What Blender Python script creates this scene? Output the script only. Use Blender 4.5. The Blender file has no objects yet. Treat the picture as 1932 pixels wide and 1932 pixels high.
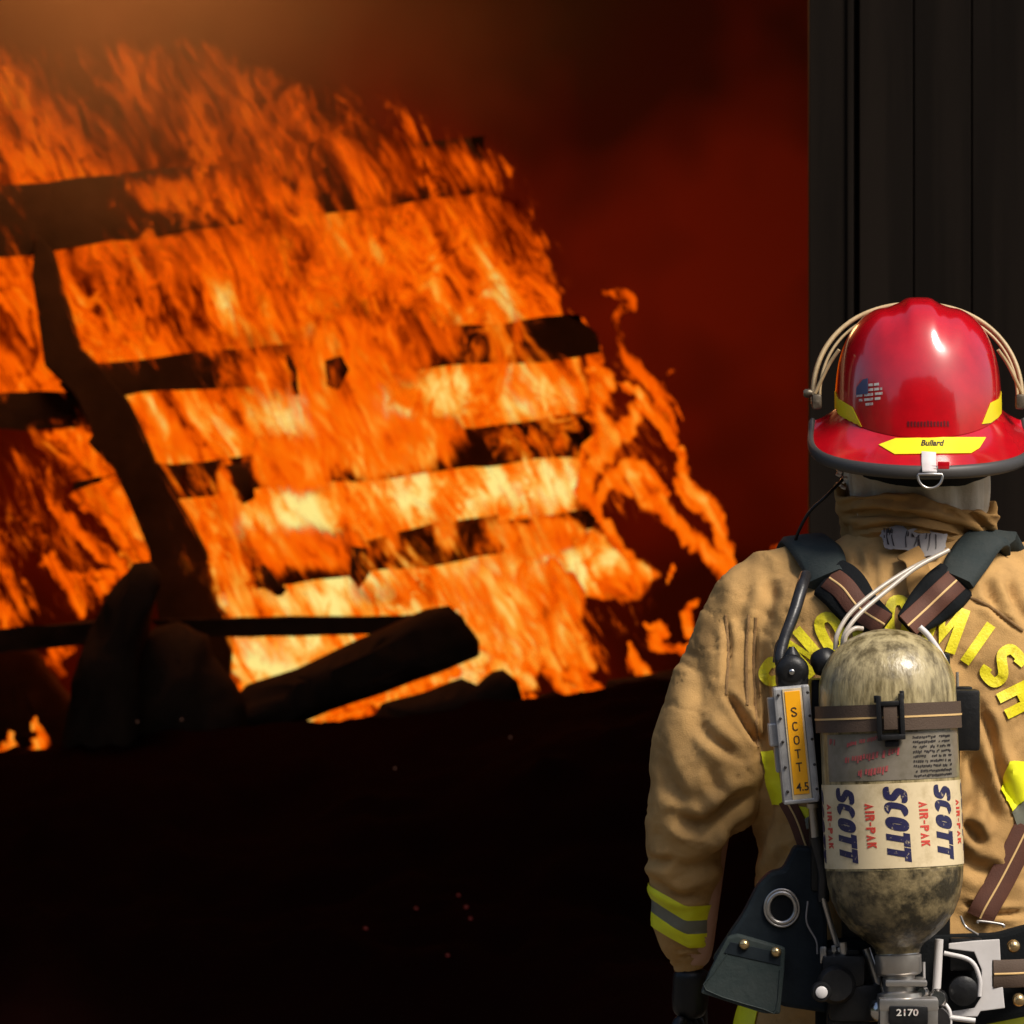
import bpy, bmesh, math, random
import numpy as np
from mathutils import Vector, Matrix, noise as mnoise
from mathutils.bvhtree import BVHTree
from mathutils.geometry import tessellate_polygon
random.seed(7); np.random.seed(7)
scn = bpy.context.scene
COL = scn.collection
# ------------------------------------------------------------------ camera, light, exposure
CAMY, CAMZ, S0 = -8.0, 1.565, 0.000776          # S0: metres per photo unit (of 1932) at y = 0
cam_d = bpy.data.cameras.new('camera'); cam = bpy.data.objects.new('camera', cam_d); COL.objects.link(cam)
cam.location = (0, CAMY, CAMZ); cam.rotation_euler = (math.radians(90), 0, 0)
cam_d.sensor_width = 36; cam_d.lens = 36*8/(1932*S0)
cam_d.clip_start = 0.1; cam_d.clip_end = 500
cam_d.dof.use_dof = True; cam_d.dof.focus_distance = 7.75; cam_d.dof.aperture_fstop = 11
scn.camera = cam
W = bpy.data.worlds.new("World"); scn.world = W; W.use_nodes = True
wn = W.node_tree.nodes; wl = W.node_tree.links
bg = wn['Background']; sky = wn.new('ShaderNodeTexSky'); sky.sky_type = 'NISHITA'; sky.sun_disc = False
SUN_DIR = Vector((0.62, -0.62, 1.05)).normalized()
sky.sun_elevation = math.asin(SUN_DIR.z); sky.sun_rotation = math.atan2(SUN_DIR.x, SUN_DIR.y)
sky.dust_density = 3.0; sky.air_density = 1.0
wl.new(sky.outputs[0], bg.inputs[0]); bg.inputs[1].default_value = 0.15
sd = bpy.data.lights.new('sun', 'SUN'); so = bpy.data.objects.new('sun', sd); COL.objects.link(so)
sd.energy = 4.2; sd.angle = math.radians(18); sd.color = (1.0, 0.93, 0.82)
so.rotation_euler = SUN_DIR.to_track_quat('Z', 'Y').to_euler(); so.location = (3, -5, 8)
scn.view_settings.view_transform = 'Standard'; scn.view_settings.look = 'None'
scn.view_settings.exposure = 0.0; scn.view_settings.gamma = 1
scn.render.engine = 'CYCLES'
scn.cycles.use_denoising = True
scn.cycles.max_bounces = 6; scn.cycles.transparent_max_bounces = 24
scn.cycles.volume_bounces = 0; scn.cycles.volume_step_rate = 2.0; scn.cycles.sample_clamp_indirect = 2.0

# ------------------------------------------------------------------ helpers
def P(px, py, y=0.0):
    k = (y-CAMY)/8.0*S0
    return Vector(((px-966)*k, y, CAMZ-(py-966)*k))
def tag(o, label=None, cat=None, group=None, kind=None):
    if label: o['label'] = label
    if cat: o['category'] = cat
    if group: o['group'] = group
    if kind: o['kind'] = kind
    return o
def empty(name, loc, label, cat, group=None):
    o = bpy.data.objects.new(name, None); COL.objects.link(o); o.location = loc; o.empty_display_size = .1
    return tag(o, label, cat, group)
def origin_of(o):
    v = Vector(o.location)
    while o.parent: o = o.parent; v += Vector(o.location)
    return v
def obj(name, verts, faces, mat, parent=None, smooth=True, origin=None):
    """verts in world coordinates"""
    org = origin_of(parent) if parent else (Vector(origin) if origin is not None else Vector((0, 0, 0)))
    me = bpy.data.meshes.new(name)
    me.from_pydata([tuple(Vector(v)-org) for v in verts], [], [tuple(f) for f in faces])
    bm = bmesh.new(); bm.from_mesh(me); bmesh.ops.recalc_face_normals(bm, faces=bm.faces); bm.to_mesh(me); bm.free()
    for p in me.polygons: p.use_smooth = smooth
    for m in (mat if isinstance(mat, (list, tuple)) else [mat]): me.materials.append(m)
    me.update()
    if smooth and len(me.polygons) < 30000: me.set_sharp_from_angle(angle=math.radians(48))
    o = bpy.data.objects.new(name, me); COL.objects.link(o)
    if parent: o.parent = parent
    else: o.location = org
    return o
def bobj(name, bm, mat, parent=None, smooth=True, origin=None, recalc=True):
    bm.verts.index_update()
    v = [x.co.copy() for x in bm.verts]; f = [[q.index for q in p.verts] for p in bm.faces]; bm.free()
    return obj(name, v, f, mat, parent, smooth, origin)
class Acc:
    """collects verts and faces for one mesh"""
    def __init__(s): s.v = []; s.f = []
    def add(s, v, f):
        n = len(s.v); s.v += [Vector(q) for q in v]; s.f += [[i+n for i in q] for q in f]; return s
    def make(s, name, mat, parent=None, smooth=True, origin=None): return obj(name, s.v, s.f, mat, parent, smooth, origin)
def catmull(pts, n=8):
    pts = [np.array(p, float) for p in pts]
    if len(pts) == 2: return [pts[0]+(pts[1]-pts[0])*t for t in np.linspace(0, 1, n+1)]
    q = [2*pts[0]-pts[1]]+pts+[2*pts[-1]-pts[-2]]; out = []
    for i in range(1, len(q)-2):
        a, b, c, d = q[i-1:i+3]
        for k in range(n):
            t = k/n
            out.append(.5*((2*b)+(-a+c)*t+(2*a-5*b+4*c-d)*t*t+(-a+3*b-3*c+d)*t**3))
    out.append(pts[-1]); return out
def tube(pts, rad, segs=12, n=6, smoothpath=True, cap=True):
    """pts world points, rad scalar or list"""
    m = len(pts); rr = rad if isinstance(rad, (list, tuple)) else [rad]*m
    q = [list(Vector(p))+[r] for p, r in zip(pts, rr)]
    if smoothpath: q = catmull(q, n)
    else: q = [np.array(x, float) for x in q]
    v = []; f = []; up = None
    for i, a in enumerate(q):
        d = Vector(q[min(i+1, len(q)-1)][:3])-Vector(q[max(i-1, 0)][:3]); d.normalize()
        if up is None:
            up = Vector((0, -1, 0)) if abs(d.y) < .9 else Vector((1, 0, 0))
        up = (up-d*up.dot(d)).normalized(); s = d.cross(up)
        for k in range(segs):
            an = 2*math.pi*k/segs
            v.append(Vector(a[:3])+(up*math.cos(an)+s*math.sin(an))*a[3])
    for i in range(len(q)-1):
        for k in range(segs):
            f.append([i*segs+k, i*segs+(k+1) % segs, (i+1)*segs+(k+1) % segs, (i+1)*segs+k])
    if cap:
        f.append(list(range(segs))[::-1]); f.append([(len(q)-1)*segs+k for k in range(segs)])
    return v, f
def ribbon(pts, nrm, width, thick, n=6, rnd=0.3):
    """strap sweeping along pts, flat side facing the normals; width scalar/list"""
    m = len(pts); ww = width if isinstance(width, (list, tuple)) else [width]*m
    q = catmull([list(Vector(p))+list(Vector(a))+[w] for p, a, w in zip(pts, nrm, ww)], n)
    v = []; f = []; T = thick
    for i, a in enumerate(q):
        d = Vector(q[min(i+1, len(q)-1)][:3])-Vector(q[max(i-1, 0)][:3]); d.normalize()
        nn = Vector(a[3:6]); nn = (nn-d*nn.dot(d)).normalized(); s = d.cross(nn); w = a[6]/2; e = min(rnd*T, w*.4)
        for (x, y) in ((-w, .5*T-e), (-w+e, .5*T), (0, .5*T*1.06), (w-e, .5*T), (w, .5*T-e), (w, -.5*T+e), (w-e, -.5*T), (0, -.5*T), (-w+e, -.5*T), (-w, -.5*T+e)):
            v.append(Vector(a[:3])+s*x+nn*y)
    L = 10
    for i in range(len(q)-1):
        for k in range(L): f.append([i*L+k, i*L+(k+1) % L, (i+1)*L+(k+1) % L, (i+1)*L+k])
    f.append(list(range(L))[::-1]); f.append([(len(q)-1)*L+k for k in range(L)])
    return v, f
def box(c, size, bevel=0.0, rot=None, seg=2):
    bm = bmesh.new(); bmesh.ops.create_cube(bm, size=1)
    bmesh.ops.scale(bm, vec=size, verts=bm.verts)
    if bevel: bmesh.ops.bevel(bm, geom=bm.edges[:], offset=bevel, segments=seg, affect='EDGES', profile=.6)
    if rot is not None: bmesh.ops.rotate(bm, cent=(0, 0, 0), matrix=rot, verts=bm.verts)
    bmesh.ops.translate(bm, vec=c, verts=bm.verts)
    bm.verts.index_update()
    r = [v.co.copy() for v in bm.verts], [[q.index for q in p.verts] for p in bm.faces]; bm.free(); return r
def lathe(prof, base, axis, segs=40, side=None):
    """prof: (t along axis, radius)"""
    ax = Vector(axis).normalized(); u = Vector((0, -1, 0)) if abs(ax.y) < .8 else Vector((1, 0, 0))
    u = (u-ax*u.dot(ax)).normalized(); w = ax.cross(u); v = []; f = []
    for t, r in prof:
        for k in range(segs):
            a = 2*math.pi*k/segs; v.append(Vector(base)+ax*t+(u*math.cos(a)+w*math.sin(a))*max(r, 1e-5))
    for i in range(len(prof)-1):
        for k in range(segs): f.append([i*segs+k, i*segs+(k+1) % segs, (i+1)*segs+(k+1) % segs, (i+1)*segs+k])
    f.append(list(range(segs))[::-1]); f.append([(len(prof)-1)*segs+k for k in range(segs)])
    return v, f
def extr_poly(poly, y, depth, bevel=0.0):
    """polygon in photo units extruded from depth y away from the camera; poly gets real size at y"""
    bm = bmesh.new(); vs = [bm.verts.new(P(a, b, y)) for a, b in poly]
    fc = bm.faces.new(vs); r = bmesh.ops.extrude_face_region(bm, geom=[fc])
    for e in r['geom']:
        if isinstance(e, bmesh.types.BMVert): e.co.y += depth
    if bevel: bmesh.ops.bevel(bm, geom=bm.edges[:], offset=bevel, segments=2, affect='EDGES', profile=.6)
    bm.verts.index_update()
    out = [v.co.copy() for v in bm.verts], [[q.index for q in p.verts] for p in bm.faces]; bm.free(); return out
def fbm(v, oct=4, s=1.0):
    return mnoise.fractal(Vector(v)*s, 1.0, 2.0, oct)
def seg_dist(x, y, pts):
    """vectorised distance to polyline + parameter"""
    best = np.full(x.shape, 1e9); par = np.zeros(x.shape); n = len(pts)-1
    for i in range(n):
        ax, ay = pts[i][:2]; bx, by = pts[i+1][:2]; dx, dy = bx-ax, by-ay
        t = np.clip(((x-ax)*dx+(y-ay)*dy)/(dx*dx+dy*dy+1e-9), 0, 1)
        d = np.hypot(x-ax-t*dx, y-ay-t*dy); m = d < best
        best = np.where(m, d, best); par = np.where(m, (i+t)/n, par)
    return best, par
def sstep(a, b, x):
    t = np.clip((x-a)/(b-a), 0, 1); return t*t*(3-2*t)
_lat = np.random.rand(256, 256)
def vnoise(x, y):
    xi = np.floor(x).astype(int); yi = np.floor(y).astype(int); fx = x-xi; fy = y-yi
    fx = fx*fx*(3-2*fx); fy = fy*fy*(3-2*fy); g = lambda a, b: _lat[a % 256, b % 256]
    return (g(xi, yi)*(1-fx)+g(xi+1, yi)*fx)*(1-fy)+(g(xi, yi+1)*(1-fx)+g(xi+1, yi+1)*fx)*fy
def vfbm(x, y, o=4):
    s = 0; a = .5; n = 0
    for i in range(o): s = s+a*vnoise(x*2**i+17*i, y*2**i+31*i); n += a; a *= .55
    return s/n

# ------------------------------------------------------------------ materials
def mat(name, base, rough=.7, metal=0.0, bump=0.0, bscale=200, var=0.0, vscale=8, var_col=None, coat=0.0, spec=.5, bdetail=3, vdetail=5, vlo=.35, vhi=.7, stretch=None):
    m = bpy.data.materials.new(name); m.use_nodes = True; nt = m.node_tree; n = nt.nodes; l = nt.links
    b = n['Principled BSDF']; b.inputs['Base Color'].default_value = (*base, 1); b.inputs['Roughness'].default_value = rough
    b.inputs['Metallic'].default_value = metal; b.inputs['Coat Weight'].default_value = coat; b.inputs['Coat Roughness'].default_value = .08
    b.inputs['Specular IOR Level'].default_value = spec
    tc = n.new('ShaderNodeTexCoord'); src = tc.outputs['Object']
    if stretch:
        mp = n.new('ShaderNodeMapping'); mp.inputs['Scale'].default_value = stretch; l.new(src, mp.inputs[0]); src = mp.outputs[0]
    if var_col is not None:
        t = n.new('ShaderNodeTexNoise'); t.inputs['Scale'].default_value = vscale; t.inputs['Detail'].default_value = vdetail; t.inputs['Roughness'].default_value = .65
        l.new(src, t.inputs['Vector']); mr = n.new('ShaderNodeMapRange'); mr.inputs[1].default_value = vlo; mr.inputs[2].default_value = vhi
        mr.inputs[3].default_value = 0; mr.inputs[4].default_value = var
        l.new(t.outputs['Fac'], mr.inputs[0]); mx = n.new('ShaderNodeMix'); mx.data_type = 'RGBA'
        mx.inputs[6].default_value = (*base, 1); mx.inputs[7].default_value = (*var_col, 1)
        l.new(mr.outputs[0], mx.inputs[0]); l.new(mx.outputs[2], b.inputs['Base Color'])
    if bump:
        t2 = n.new('ShaderNodeTexNoise'); t2.inputs['Scale'].default_value = bscale; t2.inputs['Detail'].default_value = bdetail
        l.new(src, t2.inputs['Vector']); bp = n.new('ShaderNodeBump'); bp.inputs['Strength'].default_value = bump; bp.inputs['Distance'].default_value = .002
        l.new(t2.outputs['Fac'], bp.inputs['Height']); l.new(bp.outputs[0], b.inputs['Normal'])
    return m
M = {}
M['coat'] = mat('tan_fabric', (.47, .275, .10), .85, bump=.35, bscale=520, var=.9, vscale=9, var_col=(.20, .115, .045), spec=.15, vlo=.42, vhi=.8, vdetail=9)
M['collar'] = mat('collar_fabric', (.36, .2, .065), .85, bump=.3, bscale=400, var=.5, vscale=12, var_col=(.2, .115, .04), spec=.2)
M['hood'] = mat('cream_knit', (.62, .53, .38), .9, bump=.3, bscale=300, var=.4, vscale=18, var_col=(.25, .19, .11), spec=.2)
M['seam'] = mat('stitched_seam', (.30, .17, .06), .9, bump=.5, bscale=500, var=.8, vscale=160, var_col=(.15, .08, .03))
M['yellow'] = mat('lime_yellow_trim', (.78, .78, .01), .5, bump=.15, bscale=600, var=.35, vscale=20, var_col=(.5, .46, .01))
M['letter'] = mat("yellow_lettering", (.80, .68, .01), .55, bump=.4, bscale=300, var=.8, vscale=45, var_col=(.50, .36, .03), vlo=.5, vhi=.75, vdetail=9)
M['silver_trim'] = mat('grey_trim', (.16, .16, .12), .45, bump=.1, bscale=500)
M['red'] = mat('red_helmet_paint', (.52, .002, .008), .22, coat=.9, var=.7, vscale=20, var_col=(.30, .002, .006), bump=.10, bscale=26, vdetail=8)
M['helmet_yellow'] = mat('helmet_sticker_yellow', (.8, .66, .015), .35, var=.25, vscale=30, var_col=(.5, .4, .02), vlo=.5, vhi=.8)
M['trim_rubber'] = mat('grey_rubber', (.045, .04, .036), .5, bump=.1, bscale=100)
M['black'] = mat('black_plastic', (.007, .007, .0075), .42, bump=.25, bscale=150, spec=.3, var=.6, vscale=40, var_col=(.018, .016, .014), vlo=.5, vhi=.75)
M['black_soft'] = mat('black_fabric', (.007, .008, .009), .85, bump=.4, bscale=260, spec=.12)
M['pad'] = mat('dark_green_grey_pad', (.020, .028, .028), .75, bump=.4, bscale=220, var=.6, vscale=22, var_col=(.040, .044, .040), spec=.2)
M['pouch'] = mat('dark_blue_leather', (.005, .0085, .012), .6, bump=.6, bscale=38, var=.8, vscale=22, var_col=(.017, .024, .028), spec=.18, bdetail=5)
M['flap'] = mat('grey_green_leather', (.020, .030, .029), .65, bump=.4, bscale=120, var=.6, vscale=22, var_col=(.042, .048, .044), spec=.2)
M['web'] = mat('brown_webbing', (.10, .036, .02), .7, bump=.3, bscale=500, spec=.3, var=.5, vscale=25, var_col=(.05, .02, .015))
M['web_grey'] = mat('grey_brown_webbing', (.075, .048, .032), .7, bump=.3, bscale=500, spec=.3)
M['web_line'] = mat('webbing_stripe', (.62, .40, .16), .7)
M['steel'] = mat('worn_steel', (.52, .49, .45), .3, metal=.85, bump=.1, bscale=60, var=.4, vscale=30, var_col=(.25, .22, .2))
M['chrome'] = mat('chrome', (.62, .6, .58), .22, metal=1, bump=.2, bscale=90)
M['alu'] = mat('grey_metal_case', (.42, .41, .40), .38, metal=.3, bump=.15, bscale=80, var=.5, vscale=35, var_col=(.16, .15, .14))
M['white_metal'] = mat('white_painted_metal', (.62, .59, .57), .4, var=.35, vscale=25, var_col=(.4, .36, .34))
M['brass'] = mat('brass', (.6, .42, .2), .25, metal=.9)
M['tube'] = mat('clear_grey_tube', (.42, .36, .29), .3, spec=.6)
M['hose'] = mat('black_hose', (.010, .010, .011), .35, bump=.5, bscale=60, spec=.4, var=.5, vscale=60, var_col=(.035, .03, .028))
M['cyl'] = mat('grimy_composite', (.40, .32, .16), .36, coat=.2, bump=.6, bscale=110, var=.95, vscale=30, var_col=(.085, .060, .018), stretch=(1.8, 1.8, .5), vdetail=12, vlo=.40, vhi=.62, bdetail=8)
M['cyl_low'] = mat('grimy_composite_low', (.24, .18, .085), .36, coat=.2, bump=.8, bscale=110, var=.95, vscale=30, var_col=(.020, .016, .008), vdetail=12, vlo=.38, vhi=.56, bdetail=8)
M['cream'] = mat('cream_label', (.66, .53, .32), .42, bump=.15, bscale=50, var=.8, vscale=30, var_col=(.36, .26, .12), vlo=.5, vhi=.8, vdetail=10)
M['orange_label'] = mat('orange_label', (.95, .42, .005), .4, var=.2, vscale=40, var_col=(.7, .3, .01))
M['clear_label'] = mat('faded_label', (.20, .17, .13), .4, coat=.2, var=.7, vscale=40, var_col=(.10, .085, .05))
M['ink_blue'] = mat('ink_blue', (.018, .016, .06), .4, var=.9, vscale=140, var_col=(.40, .32, .2), vlo=.60, vhi=.66)
M['ink_black'] = mat('ink_black', (.02, .014, .012), .5)
M['ink_red'] = mat('ink_red', (.55, .05, .03), .5)
M['ink_pink'] = mat('ink_pink_red', (.40, .05, .06), .5, var=.6, vscale=90, var_col=(.22, .12, .08))
M['ink_white'] = mat('ink_white', (.6, .56, .5), .5, var=.8, vscale=200, var_col=(.3, .12, .12), vlo=.5, vhi=.6)
M['flag_blue'] = mat('flag_blue', (.05, .06, .13), .5)
M['tag_grey'] = mat('grey_tag', (.26, .235, .22), .6, var=.3, vscale=60, var_col=(.15, .13, .12))
M['skin'] = mat('skin', (.45, .25, .17), .5)
M['trousers'] = mat('dark_brown_fabric', (.09, .05, .025), .85, bump=.3, bscale=300)
M['boot'] = mat('black_boot', (.015, .015, .015), .5)
M['visor_tan'] = mat('tan_strap', (.50, .36, .19), .45, bump=.1, bscale=200, var=.5, vscale=30, var_col=(.25, .17, .07))
M['char'] = mat('charred_wood', (.055, .030, .018), .9, bump=1.0, bscale=30, var=.7, vscale=9, var_col=(.015, .010, .007), bdetail=6, spec=.08)
M['glow_ash'] = mat('ash_red_glow', (.0095, .0016, .0012), .95, bump=.8, bscale=14, var=.5, vscale=5, var_col=(.004, .0012, .001), bdetail=6, spec=.02)  # red fire glow over the heap is put into this colour
M['dirt'] = mat('dirt_ground', (.10, .085, .065), .95, bump=.6, bscale=20, var=.6, vscale=2, var_col=(.06, .05, .035))
M['siding'] = mat('blackened_siding', (.0100, .0070, .0050), .6, bump=.2, bscale=26, var=.55, vscale=11, var_col=(.0022, .0016, .0012), stretch=(1, 1, .04), spec=.04, vdetail=8, vlo=.4, vhi=.6)
M['smoke_glow'] = mat('smoke_glow_wall', (.26, .035, .012), .9, bump=.3, bscale=6, var=.95, vscale=.9, var_col=(.05, .009, .004), vdetail=3, vlo=.38, vhi=.62)  # uneven red glow of fire-lit smoke is painted into the wall colour
M['soot'] = mat('soot', (.015, .009, .007), .9)
M['hinge'] = mat('dull_hinge_metal', (.16, .13, .09), .45, metal=.6, bump=.4, bscale=120, var=.8, vscale=90, var_col=(.03, .02, .015))

# ------------------------------------------------------------------ the setting
def grid_mesh(name, x0, x1, y0, y1, nx, ny, zf, m, **kw):
    v = []; f = []
    for j in range(ny+1):
        for i in range(nx+1):
            x = x0+(x1-x0)*i/nx; y = y0+(y1-y0)*j/ny; v.append((x, y, zf(x, y)))
    for j in range(ny):
        for i in range(nx):
            a = j*(nx+1)+i; f.append([a, a+1, a+nx+2, a+nx+1])
    return obj(name, v, f, m, **kw)
g = grid_mesh('ground', -60, 60, -60, 60, 60, 60, lambda x, y: 0.0, M['dirt']); tag(g, kind='structure')
def crest(x):     # crest height of the heap at y = 5.2
    k = 13.2/8*S0; px = x/k+966
    py = np.interp(px, [-600, 0, 95, 140, 300, 570, 760, 950, 1260, 1420, 2000], [1440, 1436, 1428, 1400, 1392, 1382, 1362, 1336, 1298, 1290, 1300])
    return CAMZ-(py-966)*k
def heap(x, y):
    c = crest(x); t = (y-2.75)/(5.2-2.75); t = max(0, min(1, t)); t2 = max(0, (y-5.2)/1.6)
    h = c*(t**.8)*(1-.10*t2)
    e = fbm((x*2.2, y*2.2, 3), 5)*.10*math.sin(math.pi*min(1, max(0, t)))*1.0+abs(fbm((x*7, y*7, 1), 4))*.030
    return h+e+.01
hp = grid_mesh('rubble_heap', -3.15, 2.55, 2.75, 7.6, 170, 150, heap, M['glow_ash']); tag(hp, kind='structure')
def bank(name, label, cx, cy, w, d, h, sd):  # unseen dark masses, added to darken helmet reflections and cut fill light
    bm = bmesh.new(); bmesh.ops.create_icosphere(bm, subdivisions=6, radius=1)
    for q in bm.verts:
        n_ = 1+.30*fbm(q.co*2.2+Vector((sd, 0, 0)), 5)+.10*fbm(q.co*14, 3); q.co = Vector((q.co.x*w*n_+cx, q.co.y*d*n_+cy, max(0, q.co.z*h*n_)))
    tag(bobj(name, bm, M['blocker'], origin=(cx, cy, 0)), label, 'light blocker', kind='stuff')
M['blocker'] = mat('dark_blocker', (.035, .05, .02), .9, bump=1, bscale=3, var=.7, vscale=1.2, var_col=(.012, .02, .008), bdetail=8)
bank('light_blocker', 'unseen dark mass added behind the camera to darken helmet reflections', 2, -34, 48, 5, 15, 3)
bank('light_blocker', 'unseen dark mass added on the left to darken reflections', -32, -8, 5, 22, 9, 9)
# the shed: dark front wall on the right, deep room behind
FY = 1.8
xe = P(1527, 0, FY).x
shed = empty('shed', (xe, FY, 0), 'blackened shed with dark vertical board siding and a wide open front full of fire', 'shed')
kx = (FY-CAMY)/8*S0
def bx(px): return (px-966)*kx
A = Acc()
edges = [1527, 1606, 1622, 1726, 1836, 1950, 2070, 2190, 2310, 2430, 2560, 2700, 2850, 3000]
for i in range(len(edges)-1):
    a, b = bx(edges[i]), bx(edges[i+1])
    if i == 1: A.add(*box(((a+b)/2, FY+.075, 1.65), (b-a+.002, .03, 3.3))); continue
    A.add(*box(((a+b)/2, FY+.05+.001*(i % 2), 1.65), (b-a-.0025, .045, 3.3), .002))
    random.seed(i)
A.add(*box(((bx(1540)+bx(3000))/2, FY+.11, 1.65), (bx(3000)-bx(1540), .04, 3.3)))
wl_o = A.make('wall', M['siding'], shed, smooth=False)
A = Acc()
A.add(*box((bx(1608)-.002, FY+.03, 1.65), (.012, .02, 3.3), .003)); 
A.make('trim', M['siding'], shed, smooth=False)
A = Acc(); A.add(*box(((bx(3000)-3.4)/2, FY+.08, 3.45), (bx(3000)+3.4, .16, .5)))
A.make('lintel', M['siding'], shed, smooth=False)
A = Acc(); A.add(*box(((2.7-3.4)/2, 5.5, 3.78), (6.6, 8.0, .12))); A.make('roof', M['soot'], shed, smooth=False)
for x in (-3.33, 2.68):
    A = Acc(); A.add(*box((x, 5.5, 1.85), (.12, 7.2, 3.7))); A.make('side_wall', M['soot'], shed, smooth=False)
A = Acc()
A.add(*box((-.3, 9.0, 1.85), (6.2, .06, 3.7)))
A.make('back_wall', M['smoke_glow'], shed, smooth=False)

# ------------------------------------------------------------------ fire
def flame_mat(name, warp=.10, na=.55, nb=.25, opac=1.0, strength=1.0, soft=.18, fine=1.0, seed=0, lean=30):
    m = bpy.data.materials.new(name); m.use_nodes = True; nt = m.node_tree; n = nt.nodes; l = nt.links
    n.remove(n['Principled BSDF']); out = n['Material Output']
    tc = n.new('ShaderNodeTexCoord')
    def mapping(rot, sc, loc=(0, 0, 0)):
        a = n.new('ShaderNodeMapping'); a.inputs['Rotation'].default_value = (0, rot, 0)
        l.new(tc.outputs['Object'], a.inputs[0]); b = n.new('ShaderNodeMapping'); b.inputs['Scale'].default_value = sc; b.inputs['Location'].default_value = loc
        l.new(a.outputs[0], b.inputs[0]); return b.outputs[0]
    def noise(vec, scale, det, rough=.55, dist=0):
        t = n.new('ShaderNodeTexNoise'); t.inputs['Scale'].default_value = scale; t.inputs['Detail'].default_value = det
        t.inputs['Roughness'].default_value = rough; t.inputs['Distortion'].default_value = dist; l.new(vec, t.inputs['Vector']); return t
    def math_(op, a, b, c=None):
        q = n.new('ShaderNodeMath'); q.operation = op
        for i, x in enumerate((a, b, c)):
            if x is None: continue
            if isinstance(x, (int, float)): q.inputs[i].default_value = x
            else: l.new(x, q.inputs[i])
        return q.outputs[0]
    base = mapping(math.radians(lean), (1, .6, .30), (seed, seed*2, seed))
    w = noise(base, 2.2, 3); w2 = n.new('ShaderNodeVectorMath'); w2.operation = 'MULTIPLY_ADD'
    w2.inputs[1].default_value = (warp*3,)*3; l.new(w.outputs['Color'], w2.inputs[0]); l.new(base, w2.inputs[2])
    A_ = noise(w2.outputs[0], 5.0, 5, .62, .5); w3 = n.new('ShaderNodeVectorMath'); w3.operation = 'MULTIPLY'; w3.inputs[1].default_value = (1, 1, .55); l.new(w2.outputs[0], w3.inputs[0]); B_ = noise(w3.outputs[0], 30*fine, 5, .66, .3)
    rd = math_('ABSOLUTE', math_('SUBTRACT', B_.outputs['Fac'], .5), 0)  # ridged fine streaks
    at = n.new('ShaderNodeAttribute'); at.attribute_name = 'flame_warmth'; ac = n.new('ShaderNodeAttribute'); ac.attribute_name = 'flame_cover'
    h = math_('ADD', at.outputs['Fac'], math_('MULTIPLY', math_('SUBTRACT', A_.outputs['Fac'], .5), na))
    h = math_('ADD', h, math_('MULTIPLY', math_('SUBTRACT', B_.outputs['Fac'], .5), nb))
    h = math_('SUBTRACT', h, math_('MULTIPLY', math_('SUBTRACT', rd, .08), nb*.6))
    cr = n.new('ShaderNodeValToRGB'); e = cr.color_ramp; e.elements[0].position = 0.0; e.elements[0].color = (.03, .001, 0, 1)
    e.elements[1].position = 1.0; e.elements[1].color = (1.0, .80, .24, 1)
    for p, c in ((.12, (.075, .004, 0)), (.26, (.26, .020, .0)), (.38, (.62, .062, .0005)), (.50, (.95, .105, .0008)), (.65, (1.0, .165, .002)), (.78, (1.0, .33, .024)), (.90, (1.0, .58, .12))):
        q = e.elements.new(p); q.color = (*c, 1)
    em = n.new('ShaderNodeEmission'); em.inputs['Strength'].default_value = strength; l.new(cr.outputs[0], em.inputs[0])
    cv = math_('ADD', ac.outputs['Fac'], math_('MULTIPLY', math_('SUBTRACT', A_.outputs['Fac'], .5), 1.5))
    cv = math_('ADD', cv, math_('MULTIPLY', math_('SUBTRACT', B_.outputs['Fac'], .5), 1.1))
    mr = n.new('ShaderNodeMapRange'); mr.interpolation_type = 'SMOOTHSTEP'; mr.inputs[1].default_value = .5-soft; mr.inputs[2].default_value = .5+soft
    mr.inputs[3].default_value = 0; mr.inputs[4].default_value = opac; l.new(cv, mr.inputs[0])
    gate = n.new('ShaderNodeMapRange'); gate.inputs[1].default_value = .02; gate.inputs[2].default_value = .16; l.new(ac.outputs['Fac'], gate.inputs[0])
    al = math_('MULTIPLY', mr.outputs[0], gate.outputs[0])
    l.new(math_('SUBTRACT', h, math_('MULTIPLY', math_('SUBTRACT', 1.0, al), .30)), cr.inputs[0])
    tr = n.new('ShaderNodeBsdfTransparent'); mx = n.new('ShaderNodeMixShader')
    l.new(al, mx.inputs[0]); l.new(tr.outputs[0], mx.inputs[1]); l.new(em.outputs[0], mx.inputs[2]); l.new(mx.outputs[0], out.inputs[0])
    m.cycles.emission_sampling = 'NONE'
    return m
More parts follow.
